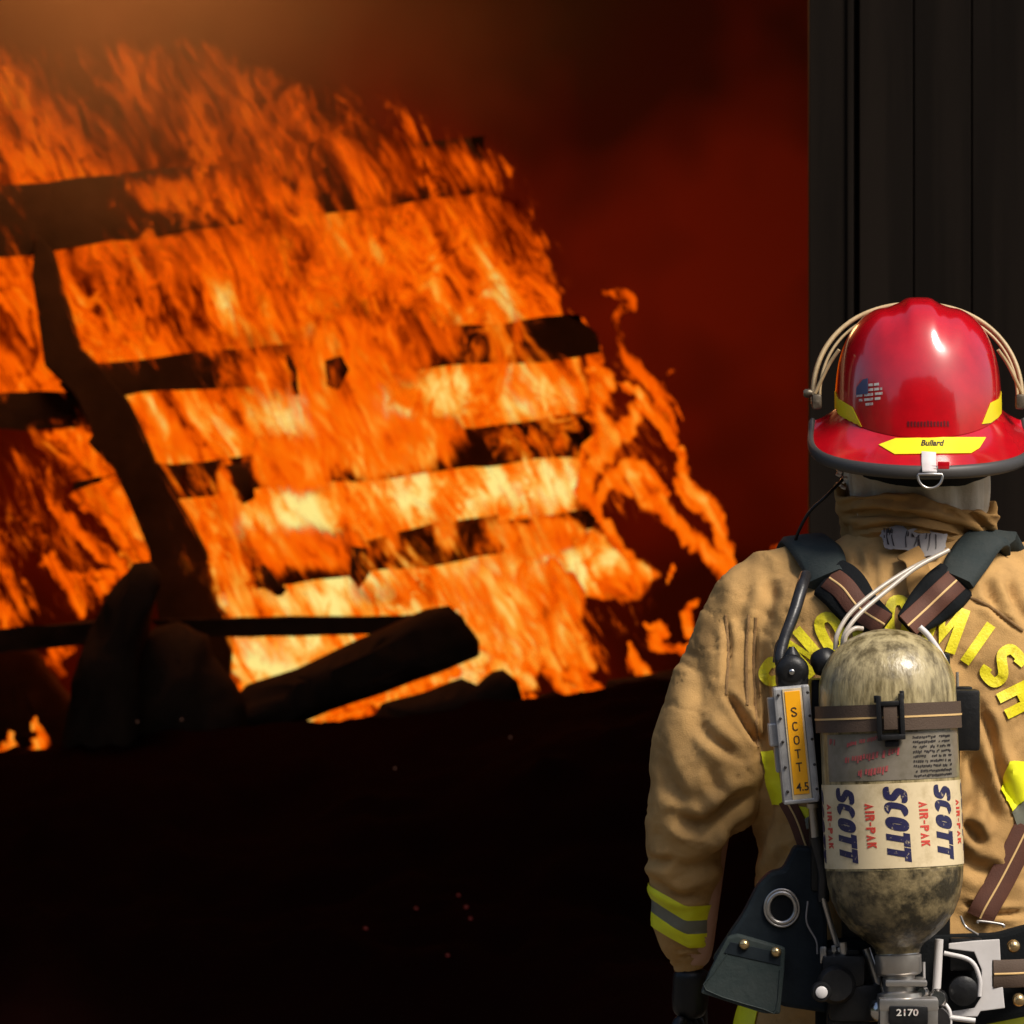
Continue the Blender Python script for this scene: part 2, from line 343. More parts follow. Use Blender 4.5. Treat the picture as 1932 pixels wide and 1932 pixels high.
def flame_sheet(name, label, y, field, mt, amp=.10, step=5, rng=(-60, 1500, 40, 1450), skins=(0, .07), seed=0, cat='flames'):
    X, Y = np.meshgrid(np.arange(rng[0], rng[1]+1, step, float), np.arange(rng[2], rng[3]+1, step, float))
    cover, heat = field(X, Y); H_, W_ = X.shape
    vs = []; fs = []; cs = []; hs = []; base = 0
    keep = cover > .015
    fk = keep[:-1, :-1] | keep[1:, :-1] | keep[:-1, 1:] | keep[1:, 1:]
    for off in skins:
        yy = y+off+amp*2*(vfbm((X+.45*Y)*.010+seed+off*5, Y*.0045+seed, 3)-.5)
        k = (yy-CAMY)/8*S0
        # every ray point keeps the sheet's own plane position: x,z from the mean depth
        k0 = (y-CAMY)/8*S0
        v = np.stack([(X-966)*k0, yy, CAMZ-(Y-966)*k0], -1).reshape(-1, 3)
        idx = np.arange(H_*W_).reshape(H_, W_)+base
        a = idx[:-1, :-1][fk]; b = idx[:-1, 1:][fk]; c = idx[1:, 1:][fk]; d = idx[1:, :-1][fk]
        vs.append(v); fs.append(np.stack([a, b, c, d], -1)); cs.append(cover.ravel()); hs.append(heat.ravel()); base += H_*W_
    v = np.concatenate(vs); f = np.concatenate(fs); c = np.concatenate(cs); h = np.concatenate(hs)
    used = np.unique(f); rm = -np.ones(len(v), int); rm[used] = np.arange(len(used)); f = rm[f]; v = v[used]; c = c[used]; h = h[used]
    me = bpy.data.meshes.new(name); me.from_pydata(v.tolist(), [], f.tolist())
    for nm, dat in (('flame_cover', c), ('flame_warmth', h)):
        at = me.attributes.new(nm, 'FLOAT', 'POINT'); at.data.foreach_set('value', dat.astype(np.float32))
    me.polygons.foreach_set('use_smooth', [True]*len(me.polygons)); me.materials.append(mt); me.update()
    o = bpy.data.objects.new(name, me); COL.objects.link(o); return tag(o, label, cat, kind='stuff')
def poly_in(X, Y, poly, soft=25):
    """soft inside mask of polygon"""
    ins = np.zeros(X.shape, bool); n = len(poly)
    for i in range(n):
        x1, y1 = poly[i]; x2, y2 = poly[(i+1) % n]
        cnd = ((y1 > Y) != (y2 > Y)) & (X < (x2-x1)*(Y-y1)/((y2-y1) or 1e-9)+x1); ins ^= cnd
    d, _ = seg_dist(X, Y, list(poly)+[poly[0]]); sd_ = np.where(ins, d, -d)
    return sstep(-soft, soft, sd_)
def blobs(X, Y, L):
    s = np.zeros(X.shape)
    for (cx, cy, rx, ry, a) in L: s = s+a*np.exp(-(((X-cx)/rx)**2+((Y-cy)/ry)**2))
    return s
def warp(X, Y, a=18, f=.02, s=0):
    return X+a*2*(vfbm(X*f+s, Y*f*.6+s, 3)-.5), Y+a*2*(vfbm(X*f+50+s, Y*f*.6+9+s, 3)-.5)
POST = [(72, 440), (100, 470), (150, 650), (238, 755), (285, 868), (330, 940), (392, 1050), (415, 1180), (440, 1300), (330, 1300), (300, 1170), (285, 1075), (275, 1010), (215, 880), (150, 760), (90, 690), (60, 520)]
heatY = lambda Y: np.interp(Y, [60, 160, 300, 400, 500, 620, 760, 900, 1050, 1250, 1400], [.28, .36, .42, .47, .51, .56, .62, .68, .68, .70, .60])
HOT = [(430, 560, 60, 45, .14), (600, 620, 130, 70, .08), (420, 790, 60, 40, .20), (540, 790, 70, 50, .26), (700, 800, 60, 60, .22), (850, 740, 50, 60, .22), (1000, 735, 70, 50, .2), (1060, 760, 40, 40, .15),
       (560, 970, 110, 70, .28), (770, 920, 70, 60, .30), (900, 930, 60, 60, .22), (1050, 910, 60, 60, .28), (980, 900, 90, 50, .14),
       (1120, 1070, 110, 50, .26), (900, 1080, 80, 40, .10), (620, 1120, 50, 50, .34), (500, 1130, 70, 30, .16), (700, 1090, 60, 40, .10), (500, 1240, 100, 50, .24), (620, 1215, 80, 30, .2), (840, 1190, 60, 60, .22), (900, 1250, 40, 50, .2),
       (430, 1010, 25, 90, .12), (180, 960, 60, 60, -.02), (60, 660, 60, 60, .02), (130, 850, 50, 40, .03), (250, 560, 60, 100, -.10), (210, 460, 60, 60, -.08), (1120, 1180, 70, 60, -.35), (150, 620, 60, 60, -.05)]
def streaks(X, Y, sd):
    q = X-.52*Y; X2, Y2 = q+26*(vfbm(X*.015+sd, Y*.008, 2)-.5)*2, Y
    a = vfbm(X2*.017+sd, Y2*.0052+sd, 3)-.5; b = vfbm(X2*.048+sd*2, Y2*.0125, 3)-.5; c = vfbm(X2*.11+sd*3, Y2*.026, 2)-.5
    return .48*a+.36*b+.24*c
def back_field(X, Y):
    Xw, Yw = warp(X, Y, 16, .018); Xw, Yw = warp(Xw, Yw, 9, .055, 7)
    main = poly_in(Xw, Yw, [(-200, 40), (350, 50), (480, 110), (640, 170), (820, 330), (980, 375), (1040, 520), (1060, 600), (1095, 690), (1120, 800), (1100, 890), (1105, 1000), (1170, 1035), (1240, 1085), (1180, 1140), (1090, 1130), (1085, 1200), (1020, 1260), (985, 1325), (930, 1340), (820, 1345), (570, 1380), (420, 1380), (410, 1200), (340, 1180), (290, 1080), (230, 930), (150, 760), (60, 600), (-200, 560)], 24)
    left = poly_in(Xw, Yw, [(-200, 560), (60, 560), (110, 690), (150, 750), (-200, 745)], 16)
    left2 = .82*poly_in(Xw, Yw, [(60, 812), (160, 810), (215, 880), (285, 1010), (300, 1090), (255, 1100), (200, 1050), (230, 1030), (170, 960), (120, 930), (160, 890), (100, 850)], 14)
    topfade = np.interp(Y, [40, 120, 260, 380], [0, .42, .8, 1])
    rightfade = 1-sstep(0, 1, (X-(480+.55*(Y-100)))/520)*sstep(430, 300, Y)
    c = main*(.30+.95*topfade*rightfade)*np.interp(Y, [40, 90, 200, 330], [0, .58, .78, 1])*(1-.5*sstep(560, 950, X)*sstep(420, 330, Y)); c = c-blobs(Xw, Yw, [(1100, 1190, 90, 60, 1.2), (880, 1240, 24, 30, .4), (1010, 1130, 30, 40, .5), (940, 1270, 30, 24, .5), (1010, 1290, 60, 26, .8), (1090, 950, 30, 30, .7), (760, 1080, 40, 24, .5), (820, 1125, 40, 22, .5), (700, 1160, 26, 20, .4), (350, 1010, 20, 40, .3), (900, 1160, 26, 34, .45), (240, 590, 20, 70, .35)]); c = np.maximum(c, left*1.0); c = np.maximum(c, left2*1.0)
    h = heatY(Y)-.055+1.05*blobs(X, Y, HOT)-.10*sstep(830, 1000, X)*sstep(960, 870, Y)*sstep(840, 880, Y)
    h = h+streaks(X, Y, 3)*np.interp(Y, [100, 420, 700, 1000], [1.15, .95, 1.0, 1.0]); h = h-.11*sstep(650, 1000, X)*sstep(600, 450, Y)-.10*sstep(500, 950, X)*sstep(400, 250, Y)-.06*sstep(420, 300, Y)-.14*sstep(300, 60, X)*sstep(1300, 850, Y)*sstep(300, 600, Y)*1.0
    return c, h
def front_field(X, Y):
    Xw, Yw = warp(X, Y, 14, .02, 5)
    H = [(330, 360, 90, 50, .55), (640, 300, 220, 80, .75), (560, 400, 160, 60, .6), (860, 320, 130, 60, .5), (250, 400, 40, 60, .45), (680, 640, 110, 90, .95), (640, 720, 90, 60, .6), (790, 640, 60, 60, .75), (860, 630, 24, 60, .5), (975, 630, 16, 60, .55), (480, 705, 90, 40, .55), (225, 640, 60, 30, .5),
         (560, 880, 80, 50, .85), (690, 840, 70, 60, .8), (620, 790, 60, 60, .5), (780, 840, 60, 50, .85), (860, 810, 60, 40, .5), (960, 835, 26, 40, .5), (1060, 830, 30, 40, .5), (500, 870, 30, 40, .6),
         (600, 1040, 110, 40, .9), (430, 980, 30, 120, .7), (500, 1050, 90, 60, .55), (1000, 1010, 80, 40, .9), (840, 1000, 24, 40, .6), (740, 1000, 20, 40, .5), (1050, 1005, 50, 30, .6), (420, 900, 16, 50, .6),
         (760, 1120, 90, 40, .5), (980, 1150, 60, 90, .55), (900, 1110, 70, 50, .4), (840, 1180, 50, 40, .45), (550, 1130, 120, 24, .35), (120, 520, 40, 60, .3), (1140, 720, 60, 60, .35), (330, 620, 60, 40, .3), (420, 640, 90, 30, .4), (100, 800, 60, 16, .35)]
    c = blobs(Xw, Yw, H); c = c*(1-poly_in(X, Y, POST, 10)*.9)
    c = c*np.interp(Y, [60, 300], [.6, 1])
    c = np.clip(c, 0, 1.15)*sstep(1325, 1285, Y+.12*(X-900))
    h = heatY(Y)*.80+.02+.4*np.maximum(0, blobs(X, Y, HOT))+streaks(X, Y, 23)*1.0; c = c*(1+1.6*streaks(X, Y, 43))
    return c, h
T = [  # flame tongues: polyline with widths, heat
    ([(1400, 1110), (1370, 1075), (1320, 1030), (1255, 975), (1215, 925), (1180, 880)], [26, 26, 30, 32, 36, 12], .64),
    ([(1395, 1090), (1365, 1030), (1340, 960), (1300, 930), (1275, 905)], [8, 14, 22, 22, 8], .62),
    ([(1305, 925), (1292, 890), (1285, 850)], [14, 17, 12], .66),
    ([(1270, 840), (1262, 800), (1235, 735), (1180, 680), (1165, 640)], [10, 16, 26, 20, 6], .47),
    ([(1290, 790), (1250, 740), (1275, 700)], [5, 14, 5], .38),
    ([(1170, 640), (1160, 600), (1195, 575), (1140, 545)], [8, 12, 16, 8], .36),
    ([(1130, 720), (1125, 670), (1100, 620), (1075, 580)], [16, 16, 12, 4], .44),
    ([(1130, 880), (1145, 820), (1125, 760), (1150, 720), (1120, 700)], [26, 24, 20, 22, 10], .58),
    ([(1145, 835), (1190, 800), (1205, 750), (1180, 725)], [26, 22, 16, 8], .62),
    ([(1205, 750), (1240, 790), (1262, 830)], [14, 14, 8], .52),
    ([(1100, 800), (1120, 860), (1105, 930), (1130, 980)], [22, 18, 16, 12], .55),
    ([(1160, 900), (1130, 950), (1150, 1010), (1185, 1050)], [20, 12, 16, 8], .55),
    ([(1180, 930), (1160, 900), (1190, 880), (1230, 905), (1255, 930)], [12, 18, 18, 12, 5], .52),
    ([(1090, 1250), (1060, 1180), (1080, 1120), (1040, 1060)], [40, 40, 36, 26], .60),
    ([(1120, 1310), (1060, 1290), (1040, 1220), (1010, 1180)], [10, 30, 34, 26], .62),
    ([(930, 1290), (960, 1240), (900, 1190), (880, 1140)], [44, 46, 44, 20], .74),
    ([(1000, 1290), (960, 1250), (940, 1200)], [24, 30, 24], .72),
    ([(1120, 1300), (1080, 1275), (1030, 1262)], [14, 16, 6], .5),
    ([(1240, 1285), (1205, 1260), (1190, 1220)], [10, 20, 10], .56),
    ([(1330, 1215), (1280, 1225), (1240, 1215), (1250, 1185), (1225, 1180)], [8, 12, 16, 14, 6], .55),
    ([(1300, 1195), (1298, 1160), (1320, 1140)], [12, 12, 6], .52),
    ([(1260, 1095), (1262, 1070)], [8, 8], .55),
    ([(1430, 1075), (1400, 1080), (1385, 1100), (1372, 1120)], [10, 14, 22, 22], .66),
    ([(1460, 1035), (1480, 1028)], [7, 4], .38),
    ([(150, 1160), (130, 1110), (100, 1065), (85, 1070)], [14, 20, 26, 6], .52),
    ([(120, 1090), (200, 1080), (190, 1110), (170, 1090)], [0, 12, 16, 4], .48),
    ([(250, 1095), (210, 1055), (150, 1010), (100, 960), (90, 940)], [16, 16, 14, 10, 4], .46),
    ([(160, 960), (230, 1000), (270, 1060)], [8, 14, 18], .50),
    ([(330, 1165), (312, 1130), (305, 1090)], [20, 14, 8], .40),
    ([(110, 1270), (100, 1240), (140, 1215)], [12, 26, 14], .34),
    ([(70, 1420), (75, 1390), (65, 1360)], [20, 14, 4], .60),
    ([(10, 1428), (20, 1400), (25, 1380)], [18, 14, 6], .62),
    ([(430, 1290), (400, 1240), (395, 1215)], [18, 12, 6], .36),
    ([(575, 1368), (640, 1352), (700, 1335), (740, 1318)], [6, 8, 6, 8], .60),
    ([(740, 1312), (800, 1288), (860, 1262)], [16, 18, 16], .66),
    ([(945, 1330), (1000, 1318), (1100, 1306), (1200, 1300)], [10, 8, 7, 5], .50),
    ([(1110, 1305), (1105, 1270)], [10, 6], .4), ([(265, 1245), (262, 1238)], [5, 5], .5),
    ([(30, 980), (60, 1010), (80, 1060)], [10, 14, 6], .22), ([(0, 560), (40, 590), (60, 640)], [16, 24, 14], .34),
]
def wisp_field(X, Y):
    Xw, Yw = warp(X, Y, 16, .02, 31)
    reg = poly_in(Xw, Yw, [(-200, 60), (420, 70), (700, 170), (900, 250), (1060, 380), (1100, 560), (1160, 700), (1190, 900), (1230, 1060), (1210, 1180), (1100, 1290), (760, 1300), (430, 1270), (400, 1100), (200, 980), (60, 1060), (-200, 1060)], 40)
    c = .36*reg*np.interp(Y, [60, 200], [.75, 1])+blobs(X, Y, [(560, 220, 200, 80, .12), (900, 330, 120, 60, .10), (560, 700, 120, 40, .10), (900, 840, 200, 40, .06), (700, 1040, 200, 40, .06), (900, 640, 60, 40, .08), (60, 1000, 90, 120, .04), (1060, 1010, 80, 40, .08)])
    c = c-blobs(X, Y, [(1050, 635, 50, 36, .3), (300, 722, 90, 26, .3), (100, 400, 130, 60, .35), (90, 480, 60, 60, .2), (60, 780, 70, 30, .2), (450, 915, 30, 36, .2), (1000, 740, 120, 40, .08), (560, 960, 110, 40, .08)])
    c = c*(1-poly_in(X, Y, POST, 12)*.85)
    h = heatY(Y)*.84+.02+.5*np.maximum(0, blobs(X, Y, HOT))+streaks(X, Y, 63)*.9; c = c+.34*reg*streaks(X, Y, 83)
    return np.clip(c, 0, 1), h
def tongue_field(X, Y):
    Xw, Yw = warp(X, Y, 10, .03, 11); Xw, Yw = warp(Xw, Yw, 9, .07, 21); Xw, Yw = warp(Xw, Yw, 4, .16, 27); c = np.zeros(X.shape); h = np.full(X.shape, .4)
    for pts, wd, ht in T:
        cm = catmull([(p[0], p[1], w) for p, w in zip(pts, wd)], 5)
        d, t = seg_dist(Xw, Yw, cm); w = np.interp(t, np.linspace(0, 1, len(cm)), [max(q[2], 1) for q in cm])
        w = w*np.where(w > 24, .66, .80); v = np.clip(.92-.52*(d/w)**1.2, 0, 1.3)*sstep(1.6, 1.1, d/w); m = v > c
        h = np.where(m, ht-.10*(d/w), h); c = np.maximum(c, v)
    c = np.maximum(c, .26*poly_in(Xw, Yw, [(1080, 700), (1150, 700), (1230, 800), (1290, 900), (1180, 960), (1110, 960)], 30))
    c = np.maximum(c, .27*poly_in(Xw, Yw, [(1090, 1130), (1230, 1120), (1240, 1240), (1120, 1280)], 30))
    c = np.maximum(c, .30*poly_in(Xw, Yw, [(-80, 820), (160, 850), (280, 1080), (170, 1180), (-80, 1180)], 30))
    return c, h+streaks(X, Y, 103)*.7
flame_sheet('flames', 'bright yellow and orange flames filling the space behind the charred boards', 6.45, back_field, flame_mat('flame_back', warp=.14, na=1.05, nb=1.15, soft=.24), amp=.12, seed=3)
flame_sheet('flames', 'thin orange flame wisps licking up across the front of the charred boards', 5.82, front_field, flame_mat('flame_front', warp=.16, na=.7, nb=.8, opac=.93, soft=.24, seed=4), amp=.07, seed=9, skins=(0, .05))
flame_sheet('flames', 'fine broken wisps of flame streaming up over the timber and gaps alike', 5.70, wisp_field, flame_mat('flame_wisp', warp=.2, na=.8, nb=1.0, opac=.9, soft=.20, seed=13, fine=1.15), amp=.07, seed=29, skins=(0,))
flame_sheet('flames', 'ragged separate flame tongues at the right end and foot of the fire', 6.12, tongue_field, flame_mat('flame_tongue', warp=.12, na=.8, nb=1.0, soft=.20, fine=1.2, seed=8), amp=.06, seed=15, step=4, skins=(0, .04))
for (px, py, y, e, r, c) in ((640, 1000, 7.4, 32, .3, (1, .15, .02)), (250, -260, 5.3, 62, .3, (1, .42, .15))):  # second lamp is added, unseen above the view, to brighten the smoke
    ld = bpy.data.lights.new('added_fire_light', 'POINT'); ld.energy = e; ld.shadow_soft_size = r; ld.color = c
    lo = bpy.data.objects.new('added_fire_light', ld); COL.objects.link(lo); lo.location = P(px, py, y)

# charred timber --------------------------------------------------
def timber(a, b, h0, h1, depth, y, y2=None, segn=26, rough=.010, seed=0):
    """board from a to b (photo units at depth y), heights h0,h1 in photo units"""
    y2 = y if y2 is None else y2; A3 = P(*a, y); B3 = P(*b, y2); k = (y-CAMY)/8*S0; v = []; f = []
    d = (B3-A3).normalized(); upv = Vector((0, -1, 0)).cross(d); upv = -upv if upv.z < 0 else upv
    if abs(d.z) > .8: upv = Vector((-d.z, 0, d.x)); upv = upv if upv.x > 0 else -upv
    ring = [(-1, -1), (-.5, -1), (0, -1), (.5, -1), (1, -1), (1, -.3), (1, .3), (1, 1), (.5, 1), (0, 1), (-.5, 1), (-1, 1), (-1, .3), (-1, -.3)]
    for i in range(segn+1):
        t = i/segn; c = A3.lerp(B3, t); hh = (h0+(h1-h0)*t)*k/2
        for (p, q) in ring:
            s = c+upv*hh*p+Vector((0, 1, 0))*depth/2*q
            nz = fbm((s.x*7+seed, s.y*7, s.z*7), 4); s = s+upv*nz*rough*p+Vector((0, 1, 0))*fbm((s.x*9, seed, s.z*9), 3)*rough*.6*q+d*(fbm((s.z*22, s.y*22, seed), 3)*.07 if i in (0, segn) else 0)
            v.append(s)
    L = len(ring)
    for i in range(segn):
        for j in range(L): f.append([i*L+j, i*L+(j+1) % L, (i+1)*L+(j+1) % L, (i+1)*L+j])
    f.append(list(range(L))); f.append([segn*L+j for j in range(L)]); return v, f
def board(name, label, cat, *a, group=None, **k):
    v, f = timber(*a, **k); o = obj(name, v, f, M['char'], smooth=True, origin=v[0]); return tag(o, label, cat, group)
G = 'charred boards nailed across the burning frame'
board('charred_board', 'topmost broad charred board, smoke-veiled at its left end', 'board', (-60, 424), (905, 312), 132, 104, .04, 6.0, group=G, seed=1)
board('charred_board', 'charred board second from the top, its bare right end dark above the flames', 'board', (150, 722), (1105, 632), 62, 78, .04, 6.0, group=G, seed=2)
board('charred_board', 'charred board third from the top, broken by flames, right of the leaning post', 'board', (300, 912), (1100, 820), 60, 80, .04, 6.0, group=G, seed=3)
board('charred_board', 'dark charred board fourth from the top, low down just above the plank and beam', 'board', (380, 1098), (930, 1010), 46, 76, .04, 6.0, group=G, seed=4)
board('charred_board', 'orange-lit charred board end at the lower right of the frame', 'board', (905, 1015), (1110, 980), 46, 40, .04, 6.06, group=G, seed=14)
board('charred_board', 'short blackened board left of the leaning post at mid height', 'board', (-60, 778), (165, 774), 78, 62, .04, 6.0, group=G, seed=5)
board('charred_board', 'thin splintered charred batten left of the leaning post below the short board', 'board', (150, 915), (225, 893), 14, 12, .03, 5.98, group=G, seed=6)
v, f = extr_poly([(66, 440), (96, 470), (150, 655), (196, 700), (240, 757), (262, 800), (292, 872), (350, 880), (332, 940), (362, 990), (392, 1050), (405, 1110), (408, 1140), (440, 1175), (430, 1300), (330, 1300), (300, 1170), (285, 1075), (281, 1040), (240, 940), (213, 885), (165, 835), (175, 820), (140, 745), (84, 690), (60, 520)], 5.92, .10, .006)
o = obj('charred_post', v, f, M['char'], smooth=False, origin=P(380, 1300, 5.92)); tag(o, 'thick charred post leaning to the left across the whole fire', 'post')
board('charred_plank', 'narrow dark plank lying level across the lower flames, right of the leaning post', 'plank', (300, 1186), (800, 1178), 34, 34, .12, 5.5, group=None, seed=7, rough=.004)
board('charred_plank', 'dark plank at the left edge running in behind the leaning log end', 'plank', (-60, 1212), (200, 1192), 40, 44, .12, 5.5, seed=8, rough=.006)
def chunk(name, label, cat, poly, y, depth, seed=0, m='char'):
    bm = bmesh.new(); pts = []
    n = len(poly)
    for i in range(n):
        a, b = poly[i], poly[(i+1) % n]; L = math.hypot(a[0]-b[0], a[1]-b[1]); s = max(1, int(L/14))
        for k in range(s): t = k/s; pts.append((a[0]+(b[0]-a[0])*t, a[1]+(b[1]-a[1])*t))
    cx = sum(p[0] for p in pts)/len(pts); cy = sum(p[1] for p in pts)/len(pts); rings = []
    for (ins, dy) in ((.45, 0), (.72, .06), (.9, .16), (1, .38), (1, .62), (.9, .84), (.7, .95), (.45, 1)):
        rg = []
        for (a, b) in pts:
            q = P(cx+(a-cx)*ins, cy+(b-cy)*ins, y); q.y = y+depth*dy
            nz = fbm((q.x*9+seed, q.y*9, q.z*9), 4)*.02*(1 if ins < 1 else .4); q += Vector((nz, nz, nz*.6)); rg.append(bm.verts.new(q))
        rings.append(rg)
    for r1, r2 in zip(rings, rings[1:]):
        for i in range(len(pts)): bm.faces.new([r1[i], r1[(i+1) % len(pts)], r2[(i+1) % len(pts)], r2[i]])
    bm.faces.new(rings[0]); bm.faces.new(rings[-1])
    bmesh.ops.triangulate(bm, faces=[q for q in bm.faces if len(q.verts) > 4])
    o = bobj(name, bm, M[m], smooth=True, origin=P(cx, cy, y)); return tag(o, label, cat)
chunk('charred_beam', 'heavy square-ended charred beam lying slantwise over the bottom of the fire', 'beam', [(380, 1392), (460, 1296), (560, 1262), (700, 1196), (762, 1168), (800, 1152), (848, 1143), (872, 1165), (900, 1215), (902, 1240), (850, 1262), (720, 1310), (620, 1345), (520, 1385)], 5.3, .22, 2)
chunk('burnt_stump', 'black burnt log end leaning up to the right in front of the leaning post', 'stump', [(108, 1440), (130, 1290), (165, 1190), (200, 1122), (228, 1088), (240, 1078), (250, 1062), (278, 1060), (300, 1084), (301, 1110), (286, 1148), (270, 1192), (262, 1260), (256, 1440)], 5.12, .16, 5)
chunk('burnt_lump', 'flat-topped black pile of burnt wood between the leaning log end and the slanting beam', 'debris', [(236, 1440), (244, 1222), (290, 1184), (330, 1174), (388, 1200), (396, 1236), (440, 1292), (462, 1330), (470, 1440)], 5.22, .2, 6)
chunk('burnt_lump', 'low rounded black lump of debris just right of the slanting beam', 'debris', [(690, 1380), (720, 1330), (790, 1312), (845, 1290), (870, 1282), (885, 1290), (905, 1300), (925, 1272), (945, 1268), (975, 1288), (985, 1320), (1000, 1380)], 5.2, .22, 8)
chunk('burnt_lump', 'dark jumble of burnt wood at the right foot of the fire beside the sleeve', 'debris', [(1130, 1330), (1150, 1285), (1210, 1278), (1290, 1262), (1340, 1270), (1420, 1300), (1420, 1360)], 5.2, .22, 9)
chunk('burnt_lump', 'dark mass of burnt debris at the left edge behind two small low flames', 'debris', [(-90, 1440), (-90, 1228), (20, 1216), (70, 1236), (104, 1290), (140, 1330), (150, 1440)], 6.35, .2, 10)
# little burnt bits hanging among the flames
bits = [([(512, 652), (540, 662), (560, 700), (565, 745), (553, 745), (545, 700), (530, 672)], 'curled black strip of burnt metal hanging high in the flames', 'strip'),
        ([(612, 680), (640, 672), (655, 700), (640, 735), (618, 725)], 'small round burnt lump right of the curled strip high in the flames', 'debris'),
        ([(420, 880), (470, 872), (480, 940), (460, 950), (430, 930)], 'dark square scrap stuck on the third board right of the post', 'debris'),
        ([(480, 1070), (500, 1062), (520, 1085), (545, 1110), (535, 1122), (510, 1110), (485, 1105)], 'small ragged black scrap in the flames above the level plank', 'debris'),
        ([(660, 1030), (690, 1035), (700, 1080), (680, 1110), (665, 1080)], 'knobbly burnt piece under the fourth board in the bright flames', 'debris')]
for i, (pl, lb, ct) in enumerate(bits):
    o = chunk('burnt_scrap', lb, ct, pl, 5.8, .05, 20+i)
# embers scattered over the dark heap
em_m = bpy.data.materials.new('ember_glow'); em_m.use_nodes = True; b = em_m.node_tree.nodes['Principled BSDF']
b.inputs['Base Color'].default_value = (.05, .02, .02, 1); b.inputs['Emission Color'].default_value = (1, .10, .08, 1); b.inputs['Emission Strength'].default_value = .045
em_b = em_m.copy(); em_b.name = 'ember_bright'; em_b.node_tree.nodes['Principled BSDF'].inputs['Emission Color'].default_value = (1, .45, .3, 1); em_b.node_tree.nodes['Principled BSDF'].inputs['Emission Strength'].default_value = .07
def on_heap(px, py):
    best = None
    for y in np.arange(2.8, 5.3, .02):
        p = P(px, py, y)
        if p.z <= heap(p.x, y): return Vector((p.x, y, heap(p.x, y)))
    return P(px, py, 5.0)
def pebble(r, sd=0):
    bm = bmesh.new(); bmesh.ops.create_icosphere(bm, subdivisions=2, radius=r)
    for q in bm.verts: q.co *= 1+.35*fbm(q.co*80+Vector((sd, 0, 0)), 2)
    bm.verts.index_update(); me = bpy.data.meshes.new('ember'); bm.to_mesh(me); bm.free(); return me
em1, em2 = pebble(.0042, 1), pebble(.0026, 2); em1.materials.append(em_m); em2.materials.append(em_b)
for i, (px, py) in enumerate([(785, 1715), (865, 1690), (880, 1712), (888, 1735), (690, 1755), (845, 1805), (745, 1775)]):
    o = bpy.data.objects.new('ember', em1); COL.objects.link(o); o.location = on_heap(px, py); o.scale = (1, 1, 1) if i % 2 else (1.3, 1, .9)
    tag(o, 'faint red ember glowing on the black heap low in the picture', 'ember', 'embers scattered on the black heap')
for (px, py, lb) in ((963, 1391, 'tiny pale spark over the dark heap below the round black lump'), (746, 1450, 'tiny pinkish spark over the dark heap below the slanting beam'), (262, 1360, 'small pink glowing speck at the foot of the leaning black log'), (345, 1356, 'small pink glowing speck right of the log foot')):
    o = bpy.data.objects.new('spark', em2); COL.objects.link(o); o.location = on_heap(px, py)-Vector((0, .05, 0)); tag(o, lb, 'spark')
# smoke drifting out at upper left
def smoke(name, label, c, r, dens, color, sub=4):
    bm = bmesh.new(); bmesh.ops.create_icosphere(bm, subdivisions=sub, radius=1)
    for q in bm.verts:
        d = 1+.28*fbm(q.co*1.3, 4); q.co = Vector((q.co.x*r[0]*d, q.co.y*r[1]*d, q.co.z*r[2]*d))+Vector(c)
    m = bpy.data.materials.new('smoke'); m.use_nodes = True; nt = m.node_tree; nt.nodes.remove(nt.nodes['Principled BSDF'])
    pv = nt.nodes.new('ShaderNodeVolumePrincipled'); pv.inputs['Color'].default_value = (*color, 1)
    tc = nt.nodes.new('ShaderNodeTexCoord'); mp = nt.nodes.new('ShaderNodeMapping'); mp.inputs['Scale'].default_value = (1/r[0], 1/r[1], 1/r[2]); nt.links.new(tc.outputs['Object'], mp.inputs[0])
    ln = nt.nodes.new('ShaderNodeVectorMath'); ln.operation = 'LENGTH'; nt.links.new(mp.outputs[0], ln.inputs[0])
    nz = nt.nodes.new('ShaderNodeTexNoise'); nz.inputs['Scale'].default_value = 2.2; nz.inputs['Detail'].default_value = 2; nt.links.new(tc.outputs['Object'], nz.inputs['Vector'])
    ad = nt.nodes.new('ShaderNodeMath'); ad.operation = 'MULTIPLY_ADD'; ad.inputs[1].default_value = .9; nt.links.new(nz.outputs['Fac'], ad.inputs[0]); nt.links.new(ln.outputs['Value'], ad.inputs[2])
    mr = nt.nodes.new('ShaderNodeMapRange'); mr.interpolation_type = 'SMOOTHSTEP'; mr.inputs[1].default_value = 1.3; mr.inputs[2].default_value = .45; mr.inputs[3].default_value = 0; mr.inputs[4].default_value = dens
    nt.links.new(ad.outputs[0], mr.inputs[0]); nt.links.new(mr.outputs[0], pv.inputs['Density'])
    nt.links.new(pv.outputs[0], nt.nodes['Material Output'].inputs['Volume'])
    o = bobj(name, bm, m, origin=c); tag(o, label, 'smoke', kind='stuff')
smoke('smoke', 'brown haze of smoke drifting over the upper left of the fire', P(200, 60, 4.9), (1.25, .5, .80), 2.6, (.66, .48, .30))
smoke('smoke', 'dim brown smoke hanging above the middle of the fire', P(860, -70, 5.2), (1.0, .45, .62), 2.6, (.22, .18, .11))

